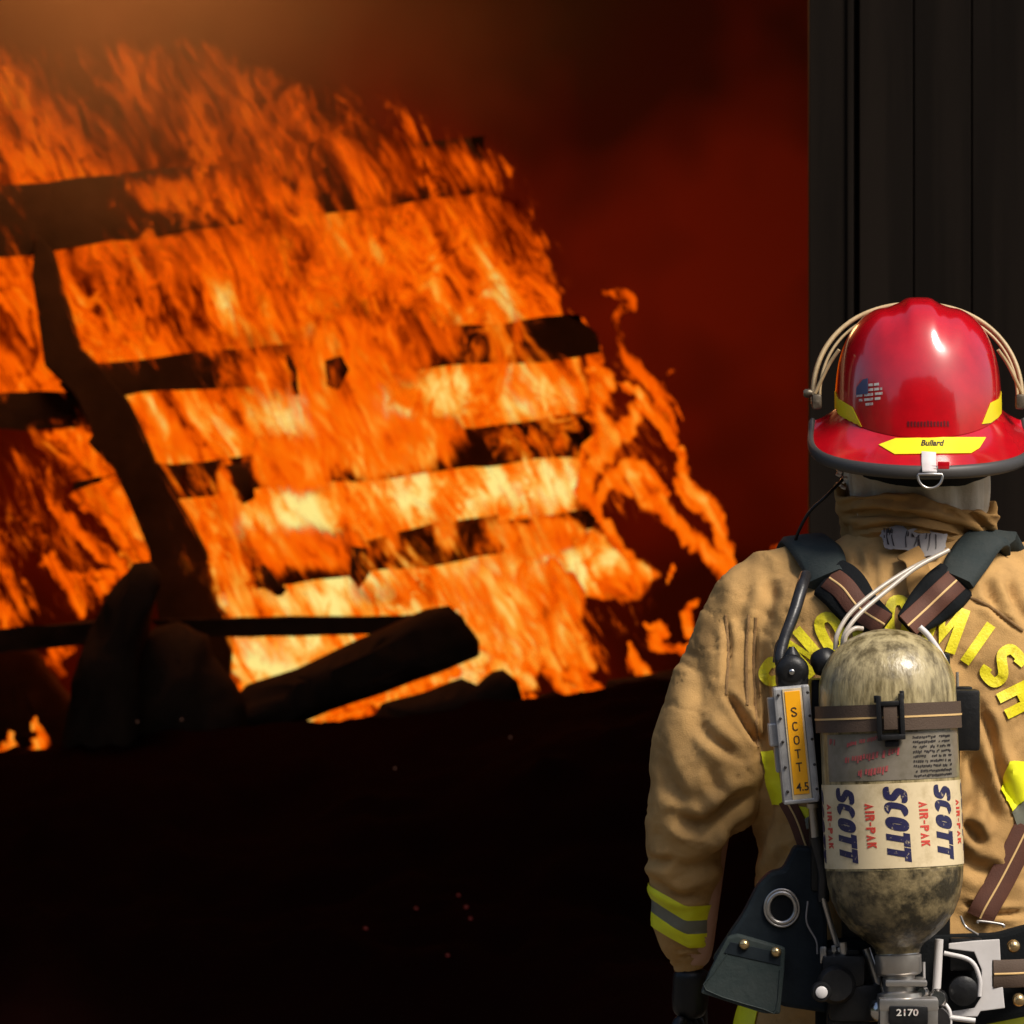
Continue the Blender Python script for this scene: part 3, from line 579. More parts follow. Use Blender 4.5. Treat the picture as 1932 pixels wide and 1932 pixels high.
# ------------------------------------------------------------------ the firefighter
def evaluated(verts, faces, mods):
    me = bpy.data.meshes.new('tmp'); me.from_pydata([tuple(v) for v in verts], [], faces)
    bm = bmesh.new(); bm.from_mesh(me); bmesh.ops.recalc_face_normals(bm, faces=bm.faces); bm.to_mesh(me); bm.free()
    o = bpy.data.objects.new('tmp', me); COL.objects.link(o); mods(o)
    dg = bpy.context.evaluated_depsgraph_get(); dg.update(); em = o.evaluated_get(dg).to_mesh()
    n = len(em.vertices); co = np.zeros(n*3, np.float32); em.vertices.foreach_get('co', co)
    no = np.zeros(n*3, np.float32); em.vertex_normals.foreach_get('vector', no)
    fs = [list(p.vertices) for p in em.polygons]; o.evaluated_get(dg).to_mesh_clear()
    bpy.data.objects.remove(o); bpy.data.meshes.remove(me)
    return co.reshape(-1, 3).astype(float), no.reshape(-1, 3).astype(float), fs
def loft(rings, segs=48, exps=2.3):
    """rings: (centre, rx, ry) horizontal superellipses, closed ends"""
    v = []; f = []
    for c, rx, ry in rings:
        for k in range(segs):
            a = 2*math.pi*k/segs; ca, sa = math.cos(a), math.sin(a)
            v.append(Vector(c)+Vector((rx*math.copysign(abs(ca)**(2/exps), ca), ry*math.copysign(abs(sa)**(2/exps), sa), 0)))
    for i in range(len(rings)-1):
        for k in range(segs): f.append([i*segs+k, i*segs+(k+1) % segs, (i+1)*segs+(k+1) % segs, (i+1)*segs+k])
    f.append(list(range(segs))[::-1]); f.append([(len(rings)-1)*segs+k for k in range(segs)]); return v, f
PXC = 1722
u = lambda n: n*S0
XC = P(PXC, 0, 0).x
person = empty('person', (XC, 0, 0), 'firefighter standing with back turned in tan turnout coat, watching the fire', 'person')
# body: one continuous skinned figure
J = {'pelvis': (PXC, 1960, .0), 'chest': (PXC, 1300, 0.0), 'neck': (PXC+2, 1040, .0), 'throat': (PXC+5, 960, .01), 'head': (PXC+8, 850, .03), 'crown': (PXC+8, 720, .02)}
bmv = {k: P(*v) for k, v in J.items()}
rad = {'pelvis': .13, 'chest': .14, 'neck': .07, 'throat': .055, 'head': .085, 'crown': .07}
ed = [('pelvis', 'chest'), ('chest', 'neck'), ('neck', 'throat'), ('throat', 'head'), ('head', 'crown')]
for s, sg in (('l', -1), ('r', 1)):
    def bp(n, dx, py, y, r, par):
        bmv[n+s] = P(PXC+sg*dx, py, y); rad[n+s] = r; ed.append((par, n+s))
    bp('shoulder', 255, 1150, 0, .07, 'chest'); bp('elbow', 395, 1540, -.03, .045, 'shoulder'+s); bp('wrist', 417, 1830, .035, .03, 'elbow'+s)
    def bq(n, dx, z, y, r, par):
        bmv[n+s] = Vector((XC+sg*dx, y, z)); rad[n+s] = r; ed.append((par, n+s))
    bq('hip', .10, .78, 0, .095, 'pelvis'); bq('knee', .13, .46, .0, .065, 'hip'+s); bq('ankle', .15, .09, -.02, .045, 'knee'+s); bq('toe', .16, .05, .14, .04, 'ankle'+s)
names = list(bmv); idx = {n: i for i, n in enumerate(names)}
def skin_eval(pos, edges, radii, sub=2, root=0):
    me = bpy.data.meshes.new('tmp'); me.from_pydata([tuple(p) for p in pos], edges, [])
    o = bpy.data.objects.new('tmp', me); COL.objects.link(o)
    sk = o.modifiers.new('skin', 'SKIN'); ss = o.modifiers.new('sub', 'SUBSURF'); ss.levels = sub
    if not me.skin_vertices: 
        bpy.context.view_layer.objects.active = o
    for i, r in enumerate(radii):
        d = me.skin_vertices[0].data[i]; d.radius = (r, r); d.use_root = (i == root)
    dg = bpy.context.evaluated_depsgraph_get(); dg.update(); em = o.evaluated_get(dg).to_mesh()
    v = [x.co.copy() for x in em.vertices]; f = [list(p.vertices) for p in em.polygons]
    o.evaluated_get(dg).to_mesh_clear(); bpy.data.objects.remove(o); bpy.data.meshes.remove(me); return v, f
try:
    v, f = skin_eval([bmv[n] for n in names], [(idx[a], idx[b]) for a, b in ed], [rad[n] for n in names])
except Exception as e:
    print('SKIN FALLBACK', e); A = Acc()
    for a, b in ed: A.add(*tube([bmv[a], bmv[b]], [rad[a], rad[b]], 16, 4))
    v, f = A.v, A.f
H = bmv['head']
def face_feature(p):     # brow, nose and eye hollows on the far side of the head
    q = p-H
    if q.y > .03 and abs(q.x) < .08:
        p = p.copy(); p.y += .022*math.exp(-(q.x/.013)**2-((q.z+.005)/.028)**2)-.010*math.exp(-((abs(q.x)-.032)/.014)**2-((q.z-.022)/.012)**2)+.006*math.exp(-(q.x/.03)**2-((q.z+.048)/.009)**2)
    return p
obj('body', [face_feature(x) for x in v], f, M['skin'], person)

# coat: overlapping lofts fused, then folds pressed in
def sleeve(sg, lst):
    q = catmull([(PXC+sg*(PXC-a), b, y, r) for a, b, y, r in lst], 5)
    return tube([P(a[0], a[1], a[2]) for a in q], [u(a[3]) for a in q], 28, 1, smoothpath=False)
SLV = [(1560, 1090, -.01, 62), (1490, 1106, -.01, 82), (1440, 1150, -.01, 98), (1408, 1230, -.015, 104), (1376, 1330, -.025, 113), (1350, 1430, -.035, 120), (1322, 1510, -.04, 100), (1296, 1590, -.03, 76), (1288, 1680, -.005, 56), (1288, 1750, .015, 51), (1298, 1800, .03, 42), (1304, 1832, .035, 34)]
A = Acc()
R = [(1000, 126, .096, 0), (1022, 140, .104, 0), (1044, 178, .112, 0), (1066, 235, .12, 0), (1090, 285, .135, -.005), (1140, 318, .15, -.01), (1230, 322, .162, -.015), (1350, 312, .170, -.018), (1480, 300, .172, -.018), (1620, 296, .168, -.012), (1700, 300, .166, -.01), (1800, 314, .172, -.01), (1930, 330, .18, -.01), (2080, 345, .185, -.01), (2230, 352, .19, -.01)]
A.add(*loft([(P(PXC, py, 0)+Vector((0, y, 0)), u(rx), ry) for py, rx, ry, y in R], 64, 2.35))
A.add(*sleeve(1, SLV)); A.add(*sleeve(-1, SLV))
def mods(o):
    m = o.modifiers.new('r', 'REMESH'); m.mode = 'VOXEL'; m.voxel_size = .0048
    m = o.modifiers.new('s', 'SMOOTH'); m.iterations = 14; m.factor = .6
co, no, fs = evaluated(A.v, A.f, mods)
k = (co[:, 1]-CAMY)/8*S0; PX = co[:, 0]/k+966; PY = 966-(co[:, 2]-CAMZ)/k
# (points, width, depth mm, ridge mm, ridge side) in photo units
FOLD = [([(1366, 1300), (1385, 1330), (1402, 1357), (1425, 1392), (1440, 1400)], 7, 15, 5), ([(1270, 1535), (1300, 1552), (1335, 1556), (1360, 1536), (1393, 1510), (1432, 1492)], 13, 16, 9),
        ([(1369, 1165), (1375, 1200), (1376, 1217), (1371, 1310)], 6, 8, 3), ([(1426, 1170), (1424, 1240), (1426, 1330), (1430, 1450)], 5, 5, 2), ([(1410, 1150), (1404, 1250), (1404, 1330)], 4, 2.5, 1),
        ([(1318, 1360), (1340, 1390), (1362, 1408), (1395, 1432)], 11, 9, 5), ([(1234, 1655), (1262, 1678), (1290, 1690), (1330, 1682)], 8, 9, 5),
        ([(1395, 1560), (1370, 1600), (1330, 1628), (1270, 1640)], 13, 9, 5), ([(1222, 1615), (1245, 1625), (1275, 1622)], 9, 8, 5), ([(1275, 1810), (1300, 1803), (1335, 1806)], 4, 4, 2), ([(1272, 1796), (1305, 1790), (1338, 1795)], 4, 4, 2),
        ([(1300, 1200), (1320, 1280), (1322, 1350), (1290, 1440)], 20, 6, 4), ([(1250, 1420), (1268, 1480), (1300, 1520)], 14, 7, 4), ([(1340, 1440), (1350, 1480), (1375, 1500)], 11, 6, 4), ([(1410, 1100), (1400, 1150), (1385, 1180)], 13, 5, 4), ([(1450, 1085), (1452, 1130), (1440, 1180)], 13, 5, 3),
        ([(1825, 1410), (1838, 1460), (1840, 1507), (1815, 1545)], 13, 13, 7), ([(1815, 1549), (1835, 1570), (1853, 1596)], 10, 15, 8), ([(1800, 1600), (1835, 1632), (1900, 1650)], 14, 10, 6),
        ([(1839, 1311), (1855, 1350), (1867, 1381), (1881, 1437), (1897, 1485), (1925, 1530)], 9, 14, 7), ([(1860, 1450), (1865, 1500), (1880, 1560)], 12, 9, 5), ([(1830, 1380), (1812, 1420), (1808, 1480)], 8, 8, 4),
        ([(1862, 1085), (1868, 1120), (1890, 1160)], 9, 8, 4), ([(1900, 1085), (1915, 1130), (1940, 1180)], 9, 8, 4), ([(1825, 1130), (1870, 1150), (1920, 1190)], 5, 4, 2), ([(1645, 1040), (1650, 1090), (1662, 1140)], 7, 5, 4), ([(1610, 1030), (1630, 1080), (1655, 1130)], 7, 5, 3),
        ([(1735, 1060), (1742, 1120)], 7, 6, 3), ([(1470, 1480), (1440, 1560), (1420, 1640)], 12, 7, 4), ([(1490, 1600), (1450, 1660)], 10, 6, 4), ([(1810, 1700), (1870, 1722), (1935, 1722)], 6, 9, 5), ([(1445, 1250), (1448, 1330), (1440, 1420)], 7, 6, 3)]
disp = np.zeros(len(co)); backm = sstep(.45, -.15, no[:, 1])
for pts, w, dp, rg in FOLD:
    cm = catmull([(a, b, 0) for a, b in pts], 4); d, t = seg_dist(PX, PY, cm); tp = np.clip(np.sin(np.pi*np.clip(t, .03, .97))*1.5, 0, 1)
    disp += backm*tp*(-dp*np.exp(-(d/w)**2)+rg*np.exp(-((d-2.0*w)/(1.2*w))**2))*.001
ang = np.arctan2(co[:, 1], co[:, 0]-XC)
q1 = vfbm(PX*.0085+co[:, 1]*5+.8*vfbm(PX*.01, PY*.01, 2), PY*.0105-PX*.004, 2); q2 = vfbm(PX*.018+PY*.006+40, PY*.012-PX*.01+co[:, 1]*9, 2)
q3 = vfbm(PX*.10+co[:, 1]*60, PY*.08, 3)
disp += (-np.abs(q1-.5)*.024+.004)+(q2-.5)*.006+(q3-.5)*.0005-.0020*np.exp(-((vfbm(PX*.016+PY*.010+9+co[:, 1]*6, PY*.020-PX*.008, 3)-.5)/.022)**2)-.0010*np.exp(-((vfbm(PX*.034-PY*.02+70, PY*.030+PX*.012+co[:, 1]*10, 3)-.5)/.022)**2)
co2 = co+no*disp[:, None]
coat = obj('coat', [Vector(x) for x in co2], fs, M['coat'], person)
tree = BVHTree.FromPolygons([Vector(x) for x in co2], fs)
CAM = Vector((0, CAMY, CAMZ))
def hit(px, py, t=None):
    d = (P(px, py, 0)-CAM).normalized(); r = (t or tree).ray_cast(CAM, d)
    if r[0] is None:
        n_ = (t or tree).find_nearest(P(px, py, 0)); return n_[0], n_[1]
    return r[0], (r[1] if r[1].dot(d) < 0 else -r[1])
def shell(bm, place, off, th, name, m, parent, smooth=True):
    """flat bmesh (photo units in x,y) laid on a surface with a real thickness"""
    bm.verts.index_update(); bm.verts.ensure_lookup_table(); top = []; bot = []
    for q in bm.verts:
        p, n = place(q.co.x, q.co.y); top.append(p+n*(off+th)); bot.append(p+n*off)
    n0 = len(top); f = [[q.index for q in p.verts] for p in bm.faces]+[[q.index+n0 for q in reversed(p.verts)] for p in bm.faces]
    for e in bm.edges:
        if len(e.link_faces) == 1: a, b = e.verts[0].index, e.verts[1].index; f.append([a, b, b+n0, a+n0])
    bm.free(); return top+bot, f
def poly_bm(polys, step=7):
    bm = bmesh.new()
    for pl in polys:
        vs = [bm.verts.new((a, b, 0)) for a, b in pl]; bm.faces.new(vs)
    cut_bm(bm, step); return bm
def cut_bm(bm, step):
    xs = [q.co.x for q in bm.verts]; ys = [q.co.y for q in bm.verts]
    for lo, hi, ax in ((min(xs), max(xs), 0), (min(ys), max(ys), 1)):
        c = math.floor(lo/step)*step+step
        while c < hi:
            pc = [0, 0, 0]; pc[ax] = c; nn = [0, 0, 0]; nn[ax] = 1
            bmesh.ops.bisect_plane(bm, geom=bm.verts[:]+bm.edges[:]+bm.faces[:], plane_co=pc, plane_no=nn); c += step
def decal(name, polys, m, parent, off=.002, th=.0012, t=None, step=7):
    bm = poly_bm(polys, step); v, f = shell(bm, lambda a, b: hit(a, b, t), off, th, name, m, parent)
    return obj(name, v, f, m, parent)
_tc = {}
def text_bm(s, size, bold=0.0, shear=0.0, res=3, align='CENTER', space=1.0):
    cu = bpy.data.curves.new('t', 'FONT'); cu.body = s; cu.size = size; cu.offset = bold*size; cu.shear = shear; cu.resolution_u = res
    cu.align_x = align; cu.align_y = 'CENTER'; cu.space_character = space
    o = bpy.data.objects.new('t', cu); COL.objects.link(o); dg = bpy.context.evaluated_depsgraph_get(); dg.update()
    me = bpy.data.meshes.new_from_object(o.evaluated_get(dg)); bm = bmesh.new(); bm.from_mesh(me)
    bpy.data.objects.remove(o); bpy.data.curves.remove(cu); bpy.data.meshes.remove(me)
    bmesh.ops.remove_doubles(bm, verts=bm.verts, dist=size*1e-4); return bm
def glyph(ch, st=.19, w=.62):
    """bold letter as butted pieces, height 1, centred; returns polygons"""
    h = .5; x = w/2; Q = []
    def rect(a, b, c, d): Q.append([(a, b), (c, b), (c, d), (a, d)])
    def strip(cl, closed=False):
        n = len(cl); L = []; Rr = []
        for k in range(n):
            p = cl[k]; a = cl[(k-1) % n] if (k or closed) else cl[k]; b = cl[(k+1) % n] if (k < n-1 or closed) else cl[k]
            dx, dy = b[0]-a[0], b[1]-a[1]; m = math.hypot(dx, dy) or 1; nx, ny = -dy/m*st/2, dx/m*st/2
            L.append((p[0]+nx, p[1]+ny)); Rr.append((p[0]-nx, p[1]-ny))
        for k in range(n if closed else n-1): q = (k+1) % n; Q.append([L[k], Rr[k], Rr[q], L[q]])
    a = st/2
    def rr(pts): return [(p[0], p[1]) for p in catmull([(p[0], p[1], 0) for p in pts], 5)]
    if ch == 'I': rect(-a, -h, a, h)
    elif ch == 'T': rect(-x, h-st, x, h); rect(-a, -h, a, h-st)
    elif ch == 'H': rect(-x, -h, -x+st, h); rect(x-st, -h, x, h); rect(-x+st, -a, x-st, a)
    elif ch == 'N': rect(-x, -h, -x+st, h); rect(x-st, -h, x, h); Q.append([(-x+st, h), (-x+st, h-st*1.9), (x-st, -h), (x-st, -h+st*1.9)])
    elif ch == 'M':
        x = w*.66; rect(-x, -h, -x+st, h); rect(x-st, -h, x, h); Q.append([(-x+st, h), (-x+st, h-st*1.9), (0, -h+.1), (0, -h+.1+st*1.8)]); Q.append([(0, -h+.1+st*1.8), (0, -h+.1), (x-st, h-st*1.9), (x-st, h)])
    elif ch == 'O': strip([((x-a)*math.copysign(abs(math.cos(t))**.75, math.cos(t)), (h-a)*math.copysign(abs(math.sin(t))**.75, math.sin(t))) for t in np.linspace(0, 2*math.pi, 25)[:-1]], True)
    elif ch == 'C': strip([((x-a)*math.copysign(abs(math.cos(t))**.75, math.cos(t)), (h-a)*math.copysign(abs(math.sin(t))**.75, math.sin(t))) for t in np.linspace(.7, 2*math.pi-.7, 20)])
    elif ch == 'S': strip(rr([(x-a, h*.52), (x*.5, h-a), (-x*.35, h-a), (-x+a, h*.58), (-x*.55, .12), (x*.45, -.10), (x-a, -h*.52), (x*.4, -h+a), (-x*.45, -h+a), (-x+a, -h*.5)]))
    elif ch == 'P': rect(-x, -h, -x+st, h); strip([(-x+st, h-a), (x*.35, h-a), (x-a, h*.62), (x-a, h*.4), (x*.35, a*.6), (-x+st, a*.6)])
    elif ch == 'R': rect(-x, -h, -x+st, h); strip([(-x+st, h-a), (x*.35, h-a), (x-a, h*.62), (x-a, h*.4), (x*.35, a*.6), (-x+st, a*.6)]); Q.append([(0, -.05), (st, -.05), (x, -h), (x-st*1.1, -h)])
    elif ch == 'A': Q.append([(-x, -h), (-x+st, -h), (0, h-.25), (0, h)]); Q.append([(x, -h), (x-st, -h), (0, h-.25), (0, h)]); rect(-x*.42, -.22, x*.42, -.22+st*.7)
    elif ch == 'K': rect(-x, -h, -x+st, h); Q.append([(-x+st, -.1), (-x+st, .14), (x-st*1.2, h), (x, h)]); Q.append([(-.05, .03), (.06, .16), (x, -h), (x-st*1.2, -h)])
    elif ch == '-': rect(-x*.6, -a*.7, x*.6, a*.7)
    return Q
def word_bm(word, size, st=.19, w=.62, gap=.14, shear=0.0, place=None):
    """word as flat bmesh centred at 0; x right, y up"""
    bm = bmesh.new(); adv = [((w*1.32 if c == 'M' else st if c == 'I' else w*.6 if c == '-' else w)+gap) for c in word]; tot = sum(adv)-gap; x0 = -tot/2
    for c, ad in zip(word, adv):
        cx = x0+(ad-gap)/2
        for q in glyph(c, st, w): bm.faces.new([bm.verts.new(((a+cx+b*shear)*size, b*size, 0)) for a, b in q])
        x0 += ad
    bmesh.ops.remove_doubles(bm, verts=bm.verts, dist=size*1e-3)
    return bm
# lettering SNOHOMISH arched over the back
A = Acc()
for ch, deg in zip('SNOHOMISH', (-55, -41, -27.5, -13.5, .5, 20, 35, 48.5, 63.5)):
    a = math.radians(deg); R0 = 266; bm = word_bm(ch, 88, .22, .60)
    for q in bm.verts:
        x, y = q.co.x, q.co.y; r = R0+y
        q.co = Vector((1692+math.sin(a)*r+math.cos(a)*x, 1432-math.cos(a)*r+math.sin(a)*x, 0))
    cut_bm(bm, 8); A.add(*shell(bm, lambda a_, b_: (hit(a_, b_)[0], Vector((0, -1, 0))), .003, .001, '', None, None))
A.make('lettering', M['letter'], person)
# sleeve band that runs right round the cuff (yellow, grey, yellow)
def sleeve_band(sg, lo, hi, m, name):
    cl = [P(PXC+sg*(PXC-a), b, y) for a, b, y, r in SLV]; v = []; f = []; n = 56; rows = 7
    for j in range(rows+1):
        for i in range(n):
            an = 2*math.pi*i/n; dx, dy = math.cos(an), math.sin(an)
            kink = 14-46*abs((dx*sg+.9)/1.9)**1.0 if False else 0
            # chevron: lowest where the sleeve folds, rising towards the outer side
            low = math.exp(-((an-math.radians(278 if sg > 0 else 262))/.5)**2)
            py = lo+(hi-lo)*j/rows+ (26 if dy < .2 else 0)*max(0, min(1, (1.0-dx*sg)/1.05))*1.5-22
            c = P(PXC+sg*(PXC-np.interp(py, [q[1] for q in SLV], [q[0] for q in SLV])), py, np.interp(py, [q[1] for q in SLV], [q[2] for q in SLV]))
            r = tree.ray_cast(c, Vector((dx, dy, 0)))
            p = r[0] if r[0] is not None and (r[0]-c).length < .09 else c+Vector((dx, dy, 0))*u(np.interp(py, [q[1] for q in SLV], [q[3] for q in SLV]))
            v.append(p+Vector((dx, dy, 0))*.0028)
    m0 = len(v)
    v += [q-((q-P(PXC+sg*(PXC-1300), 1740, .01)).normalized()*.004) for q in v]
    for j in range(rows):
        for i in range(n):
            a = j*n+i; b = j*n+(i+1) % n; f.append([a, b, b+n, a+n]); f.append([a+m0+n, b+m0+n, b+m0, a+m0])
    for i in range(n):
        for j in (0, rows): a = j*n+i; b = j*n+(i+1) % n; f.append([a, b, b+m0, a+m0])
    return obj(name, v, f, m, person)
for sg in (1, -1):
    sleeve_band(sg, 1688, 1716, M['yellow'], 'reflective_band'); sleeve_band(sg, 1716, 1741, M['silver_trim'], 'reflective_band'); sleeve_band(sg, 1741, 1768, M['yellow'], 'reflective_band')
Y_, Z_ = M['yellow'], M['silver_trim']
decal('reflective_trim', [[(1434, 1418), (1460, 1416), (1468, 1440), (1484, 1520), (1460, 1518), (1448, 1480)]], Y_, person)
decal('reflective_trim', [[(1500, 1520), (1530, 1524), (1532, 1560), (1524, 1592), (1514, 1570)]], Y_, person)
decal('reflective_trim', [[(1504, 1548), (1528, 1540), (1528, 1562), (1512, 1572)]], Z_, person, off=.0045)
decal('reflective_trim', [[(1494, 1618), (1506, 1608), (1496, 1650), (1484, 1650)]], Y_, person)
decal('reflective_trim', [[(1905, 1436), (1990, 1436), (1975, 1470), (1908, 1530), (1886, 1490)]], Y_, person)
decal('reflective_trim', [[(1975, 1470), (2000, 1520), (1945, 1580), (1918, 1560), (1908, 1532)]], Z_, person)
decal('reflective_trim', [[(1960, 1576), (2010, 1540), (2010, 1640), (1935, 1650), (1935, 1610)]], Y_, person)
decal('reflective_trim', [[(1365, 1892), (1432, 1905), (1420, 1960), (1350, 1960)]], Y_, person)
decal('reflective_trim', [[(1790, 1908), (1960, 1895), (1960, 1960), (1790, 1960)]], Y_, person)
for pl in ([(1426, 1165), (1422, 1240), (1425, 1330), (1430, 1410)], [(1413, 1160), (1408, 1240), (1410, 1330)], [(1369, 1160), (1374, 1230), (1370, 1310)], [(1800, 1118), (1860, 1140), (1930, 1190)]):
    q = [hit(a, b) for a, b in [(w[0], w[1]) for w in catmull([(a, b, 0) for a, b in pl], 5)]]; n_ = [Vector((0, -1, 0))]*len(q)
    v, f = ribbon([p+Vector((0, -.0008, 0)) for p, _ in q], n_, .0045, .0022, 2); obj('seam', v, f, M['seam'], person)
# collar, hood
def tilted_collar():
    n = 72; v = []; f = []
    prof = [(0, .97, 0), (.18, .985, 0), (.36, .985, 0), (.46, 1.03, 0), (.6, 1.01, 0), (.74, 1.03, 0), (.9, 1.06, 0), (1, 1.05, 0), (1.0, .98, 1), (.6, .93, 1), (0, .93, 1)]
    for (t, s, inn) in prof:
        for i in range(n):
            a = 2*math.pi*i/n; dx, dy = math.cos(a), math.sin(a)
            top = 936 + 26*(dx*.5+.5)*1.4-22*math.exp(-((dx+.15)/.45)**2)*(dy < 0)-28*(dy > 0)
            bot = 1022
            rx = 138+10*(dx > 0)*t; w = vnoise(np.array(dx*3+9.), np.array(dy*3+5.+t*2))*.02
            fold = .0035*math.sin(t*11+dx*3.6)*math.exp(-((dy+1)/.9)**2)*(1-inn)
            py = bot+(top-bot)*t; c = P(PXC+2+6*t, py, 0)
            v.append(c+Vector((dx*(u(rx)*s+float(w)-.01+fold), dy*(.105*s+float(w)-.01+fold), 0)))
    for j in range(len(prof)-1):
        for i in range(n): f.append([j*n+i, j*n+(i+1) % n, (j+1)*n+(i+1) % n, (j+1)*n+i])
    return v, f
v, f = tilted_collar()
def msub(o):
    m = o.modifiers.new('s', 'SUBSURF'); m.levels = 2
cv, cn, cf = evaluated(v, f, msub)
k = (cv[:, 1]-CAMY)/8*S0; X_ = cv[:, 0]/k+966; Y2 = 966-(cv[:, 2]-CAMZ)/k; dd = np.zeros(len(cv))
for pts, w, dp, rg in [([(1580, 975), (1640, 968), (1710, 972), (1790, 990), (1850, 1012)], 6, 9, 5), ([(1600, 1005), (1680, 992), (1760, 1000), (1830, 1022)], 4, 5, 4), ([(1800, 950), (1840, 975), (1872, 1010)], 6, 8, 4), ([(1590, 950), (1650, 940), (1720, 950)], 5, 3, 3)]:
    d, t = seg_dist(X_, Y2, catmull([(a, b, 0) for a, b in pts], 4)); dd += (-dp*np.exp(-(d/w)**2)+rg*np.exp(-((d-2*w)/(1.2*w))**2))*.001*np.clip(np.sin(np.pi*np.clip(t, .03, .97))*1.6, 0, 1)*(cn[:, 1] < .2)
dd += (vfbm(X_*.03, Y2*.05+cv[:, 1]*10, 3)-.5)*.008
cv = cv+cn*dd[:, None]; cfl = [list(q) for q in cf]
obj('collar', [Vector(q) for q in cv], cfl, M['collar'], person)
ctree = BVHTree.FromPolygons([Vector(q) for q in cv], cfl)
nv = []; nf = []; n = 80; rows = 26
for j in range(rows+1):
    t = j/rows; py = 1000-(1000-800)*t
    for i in range(n):
        a = 2*math.pi*i/n; dx, dy = math.cos(a), math.sin(a); fold = .006*math.sin(9*a+2*t)*(1-t*.6)+.003*math.sin(17*a+5*t)
        nv.append(P(PXC+8, py, .01)+Vector((dx*(u(126+6*math.sin(t*3))+fold), dy*(.098+fold), 0)))
for j in range(rows):
    for i in range(n): nf.append([j*n+i, j*n+(i+1) % n, (j+1)*n+(i+1) % n, (j+1)*n+i])
obj('hood', nv, nf, M['hood'], person)
# grey tag and hanging loop below the collar
tg = decal('label_tag', [[(1664, 1007), (1700, 1005), (1782, 1016), (1780, 1042), (1770, 1052), (1740, 1060), (1705, 1046), (1668, 1048)]], M['tag_grey'], person, off=.012, th=.001, step=6)
A = Acc(); random.seed(3)
for i in range(24):
    a = 1672+4*i+random.random()*2; b = 1010+i*.3; hgt = random.choice((5, 9, 22, 28)); A.add(*shell(poly_bm([[(a, b), (a+2, b), (a+2, b+hgt), (a, b+hgt)]], 20), lambda q, r: hit(q, r), .0135, .0003, '', None, None)) if i < 4 or i in (9, 10, 12, 13, 15, 17, 19, 22) else None
A.make('tag_print', M['ink_black'], tg)
p0 = [hit(1712, 1043), hit(1728, 1075), hit(1738, 1112), hit(1742, 1128)]
v, f = ribbon([p+Vector((0, -.012, 0))+n_*.004 for p, n_ in p0], [n_ for p, n_ in p0], [.036, .048, .040, .036], .003)
obj('hanging_loop', v, f, M['collar'], person)
# trousers, boots, gloves
A = Acc()
for sg in (1, -1):
    A.add(*tube([Vector((XC+sg*.12, 0, .98)), Vector((XC+sg*.125, 0, .75)), Vector((XC+sg*.14, -.005, .45)), Vector((XC+sg*.155, -.02, .14))], [.115, .115, .105, .095], 24, 6))
bobj_v = A; tz = A.make('trousers', M['trousers'], person)
for sg in (1, -1):
    v, f = skin_eval([Vector((XC+sg*.155, -.03, .26)), Vector((XC+sg*.155, -.03, .10)), Vector((XC+sg*.158, -.045, .055)), Vector((XC+sg*.165, .10, .05)), Vector((XC+sg*.17, .19, .045))], [(0, 1), (1, 2), (2, 3), (3, 4)], [.075, .07, .06, .055, .045])
    obj('boot', v, f, M['boot'], person)
for sg in (1, -1):
    q = lambda a, b, y: P(PXC+sg*(PXC-a), b, y)
    pos = [q(1306, 1822, .035), q(1304, 1850, .035), q(1302, 1885, .04), q(1300, 1925, .045)]; rr = [.032, .029, .030, .028]; eds = [(0, 1), (1, 2), (2, 3)]
    v, f = skin_eval(pos, eds, rr); A = Acc(); A.add(v, f)
    for j, (dx, dy, L) in enumerate(((-22, -.02, 92), (-8, -.01, 104), (6, .005, 98), (19, .02, 80))):
        b0 = q(1300+dx*.5, 1918, .045+dy); b1 = q(1300+dx*1.1, 1945, .045+dy*1.4); b2 = q(1302+dx*1.1, 1945+L*.45, .06+dy*1.4); b3 = q(1306+dx, 1945+L*.8, .085+dy*1.3)
        v, f = skin_eval([b0, b1, b2, b3], [(0, 1), (1, 2), (2, 3)], [.012, .0115, .0105, .009]); A.add(v, f)
    v, f = skin_eval([q(1308, 1880, .055), q(1320, 1905, .075), q(1322, 1935, .09), q(1320, 1965, .095)], [(0, 1), (1, 2), (2, 3)], [.014, .013, .012, .010]); A.add(v, f)
    A.make('glove', M['black'], person)

# ------------------------------------------------------------------ helmet
HX = 1733
helm = empty('fire_helmet', P(HX, 810, .02), 'glossy red fire helmet with yellow stickers and round flag decal worn by the firefighter', 'helmet')
HY = .02
def hsurf(th, zt):
    """dome surface: th angle, zt 0 (rim) .. 1 (top)"""
    dx, dy = math.cos(th), math.sin(th); rear = max(0, -dy)
    pj = 770+59*rear**1.15+20*max(0, dy)
    zj = P(0, pj, HY).z; ztop = P(0, 569, HY).z
    e = 2.62; rho = (1-zt**e)**(1/e)
    ax, ay = u(157), .146
    x = ax*rho*dx; y = ay*rho*dy+.01; z = zj+(ztop-zj)*zt
    # comb along the crown and two side flutes
    k = zt*zt*(3-2*zt)
    comb = .0065*math.exp(-(x/.024)**6)*float(sstep(.5, .9, zt))
    fl = -.0032*math.exp(-((abs(x)-.045)/.012)**2)*float(sstep(.55, .8, zt))
    z += comb+fl
    c = P(HX, 0, HY); return Vector((c.x+x, HY+y, z))
v = []; f = []; n = 128; rows = 48
zs = [math.sin(i/rows*math.pi/2) for i in range(rows+1)]
for j, zt in enumerate(zs[:-1]):
    for i in range(n): v.append(hsurf(2*math.pi*i/n, zt))
for j in range(rows-1):
    for i in range(n): f.append([j*n+i, j*n+(i+1) % n, (j+1)*n+(i+1) % n, (j+1)*n+i])
v.append(hsurf(0, 1.0)); t0 = len(v)-1
for i in range(n): f.append([(rows-1)*n+i, (rows-1)*n+(i+1) % n, t0])
dome = obj('shell', v, f, M['red'], helm)
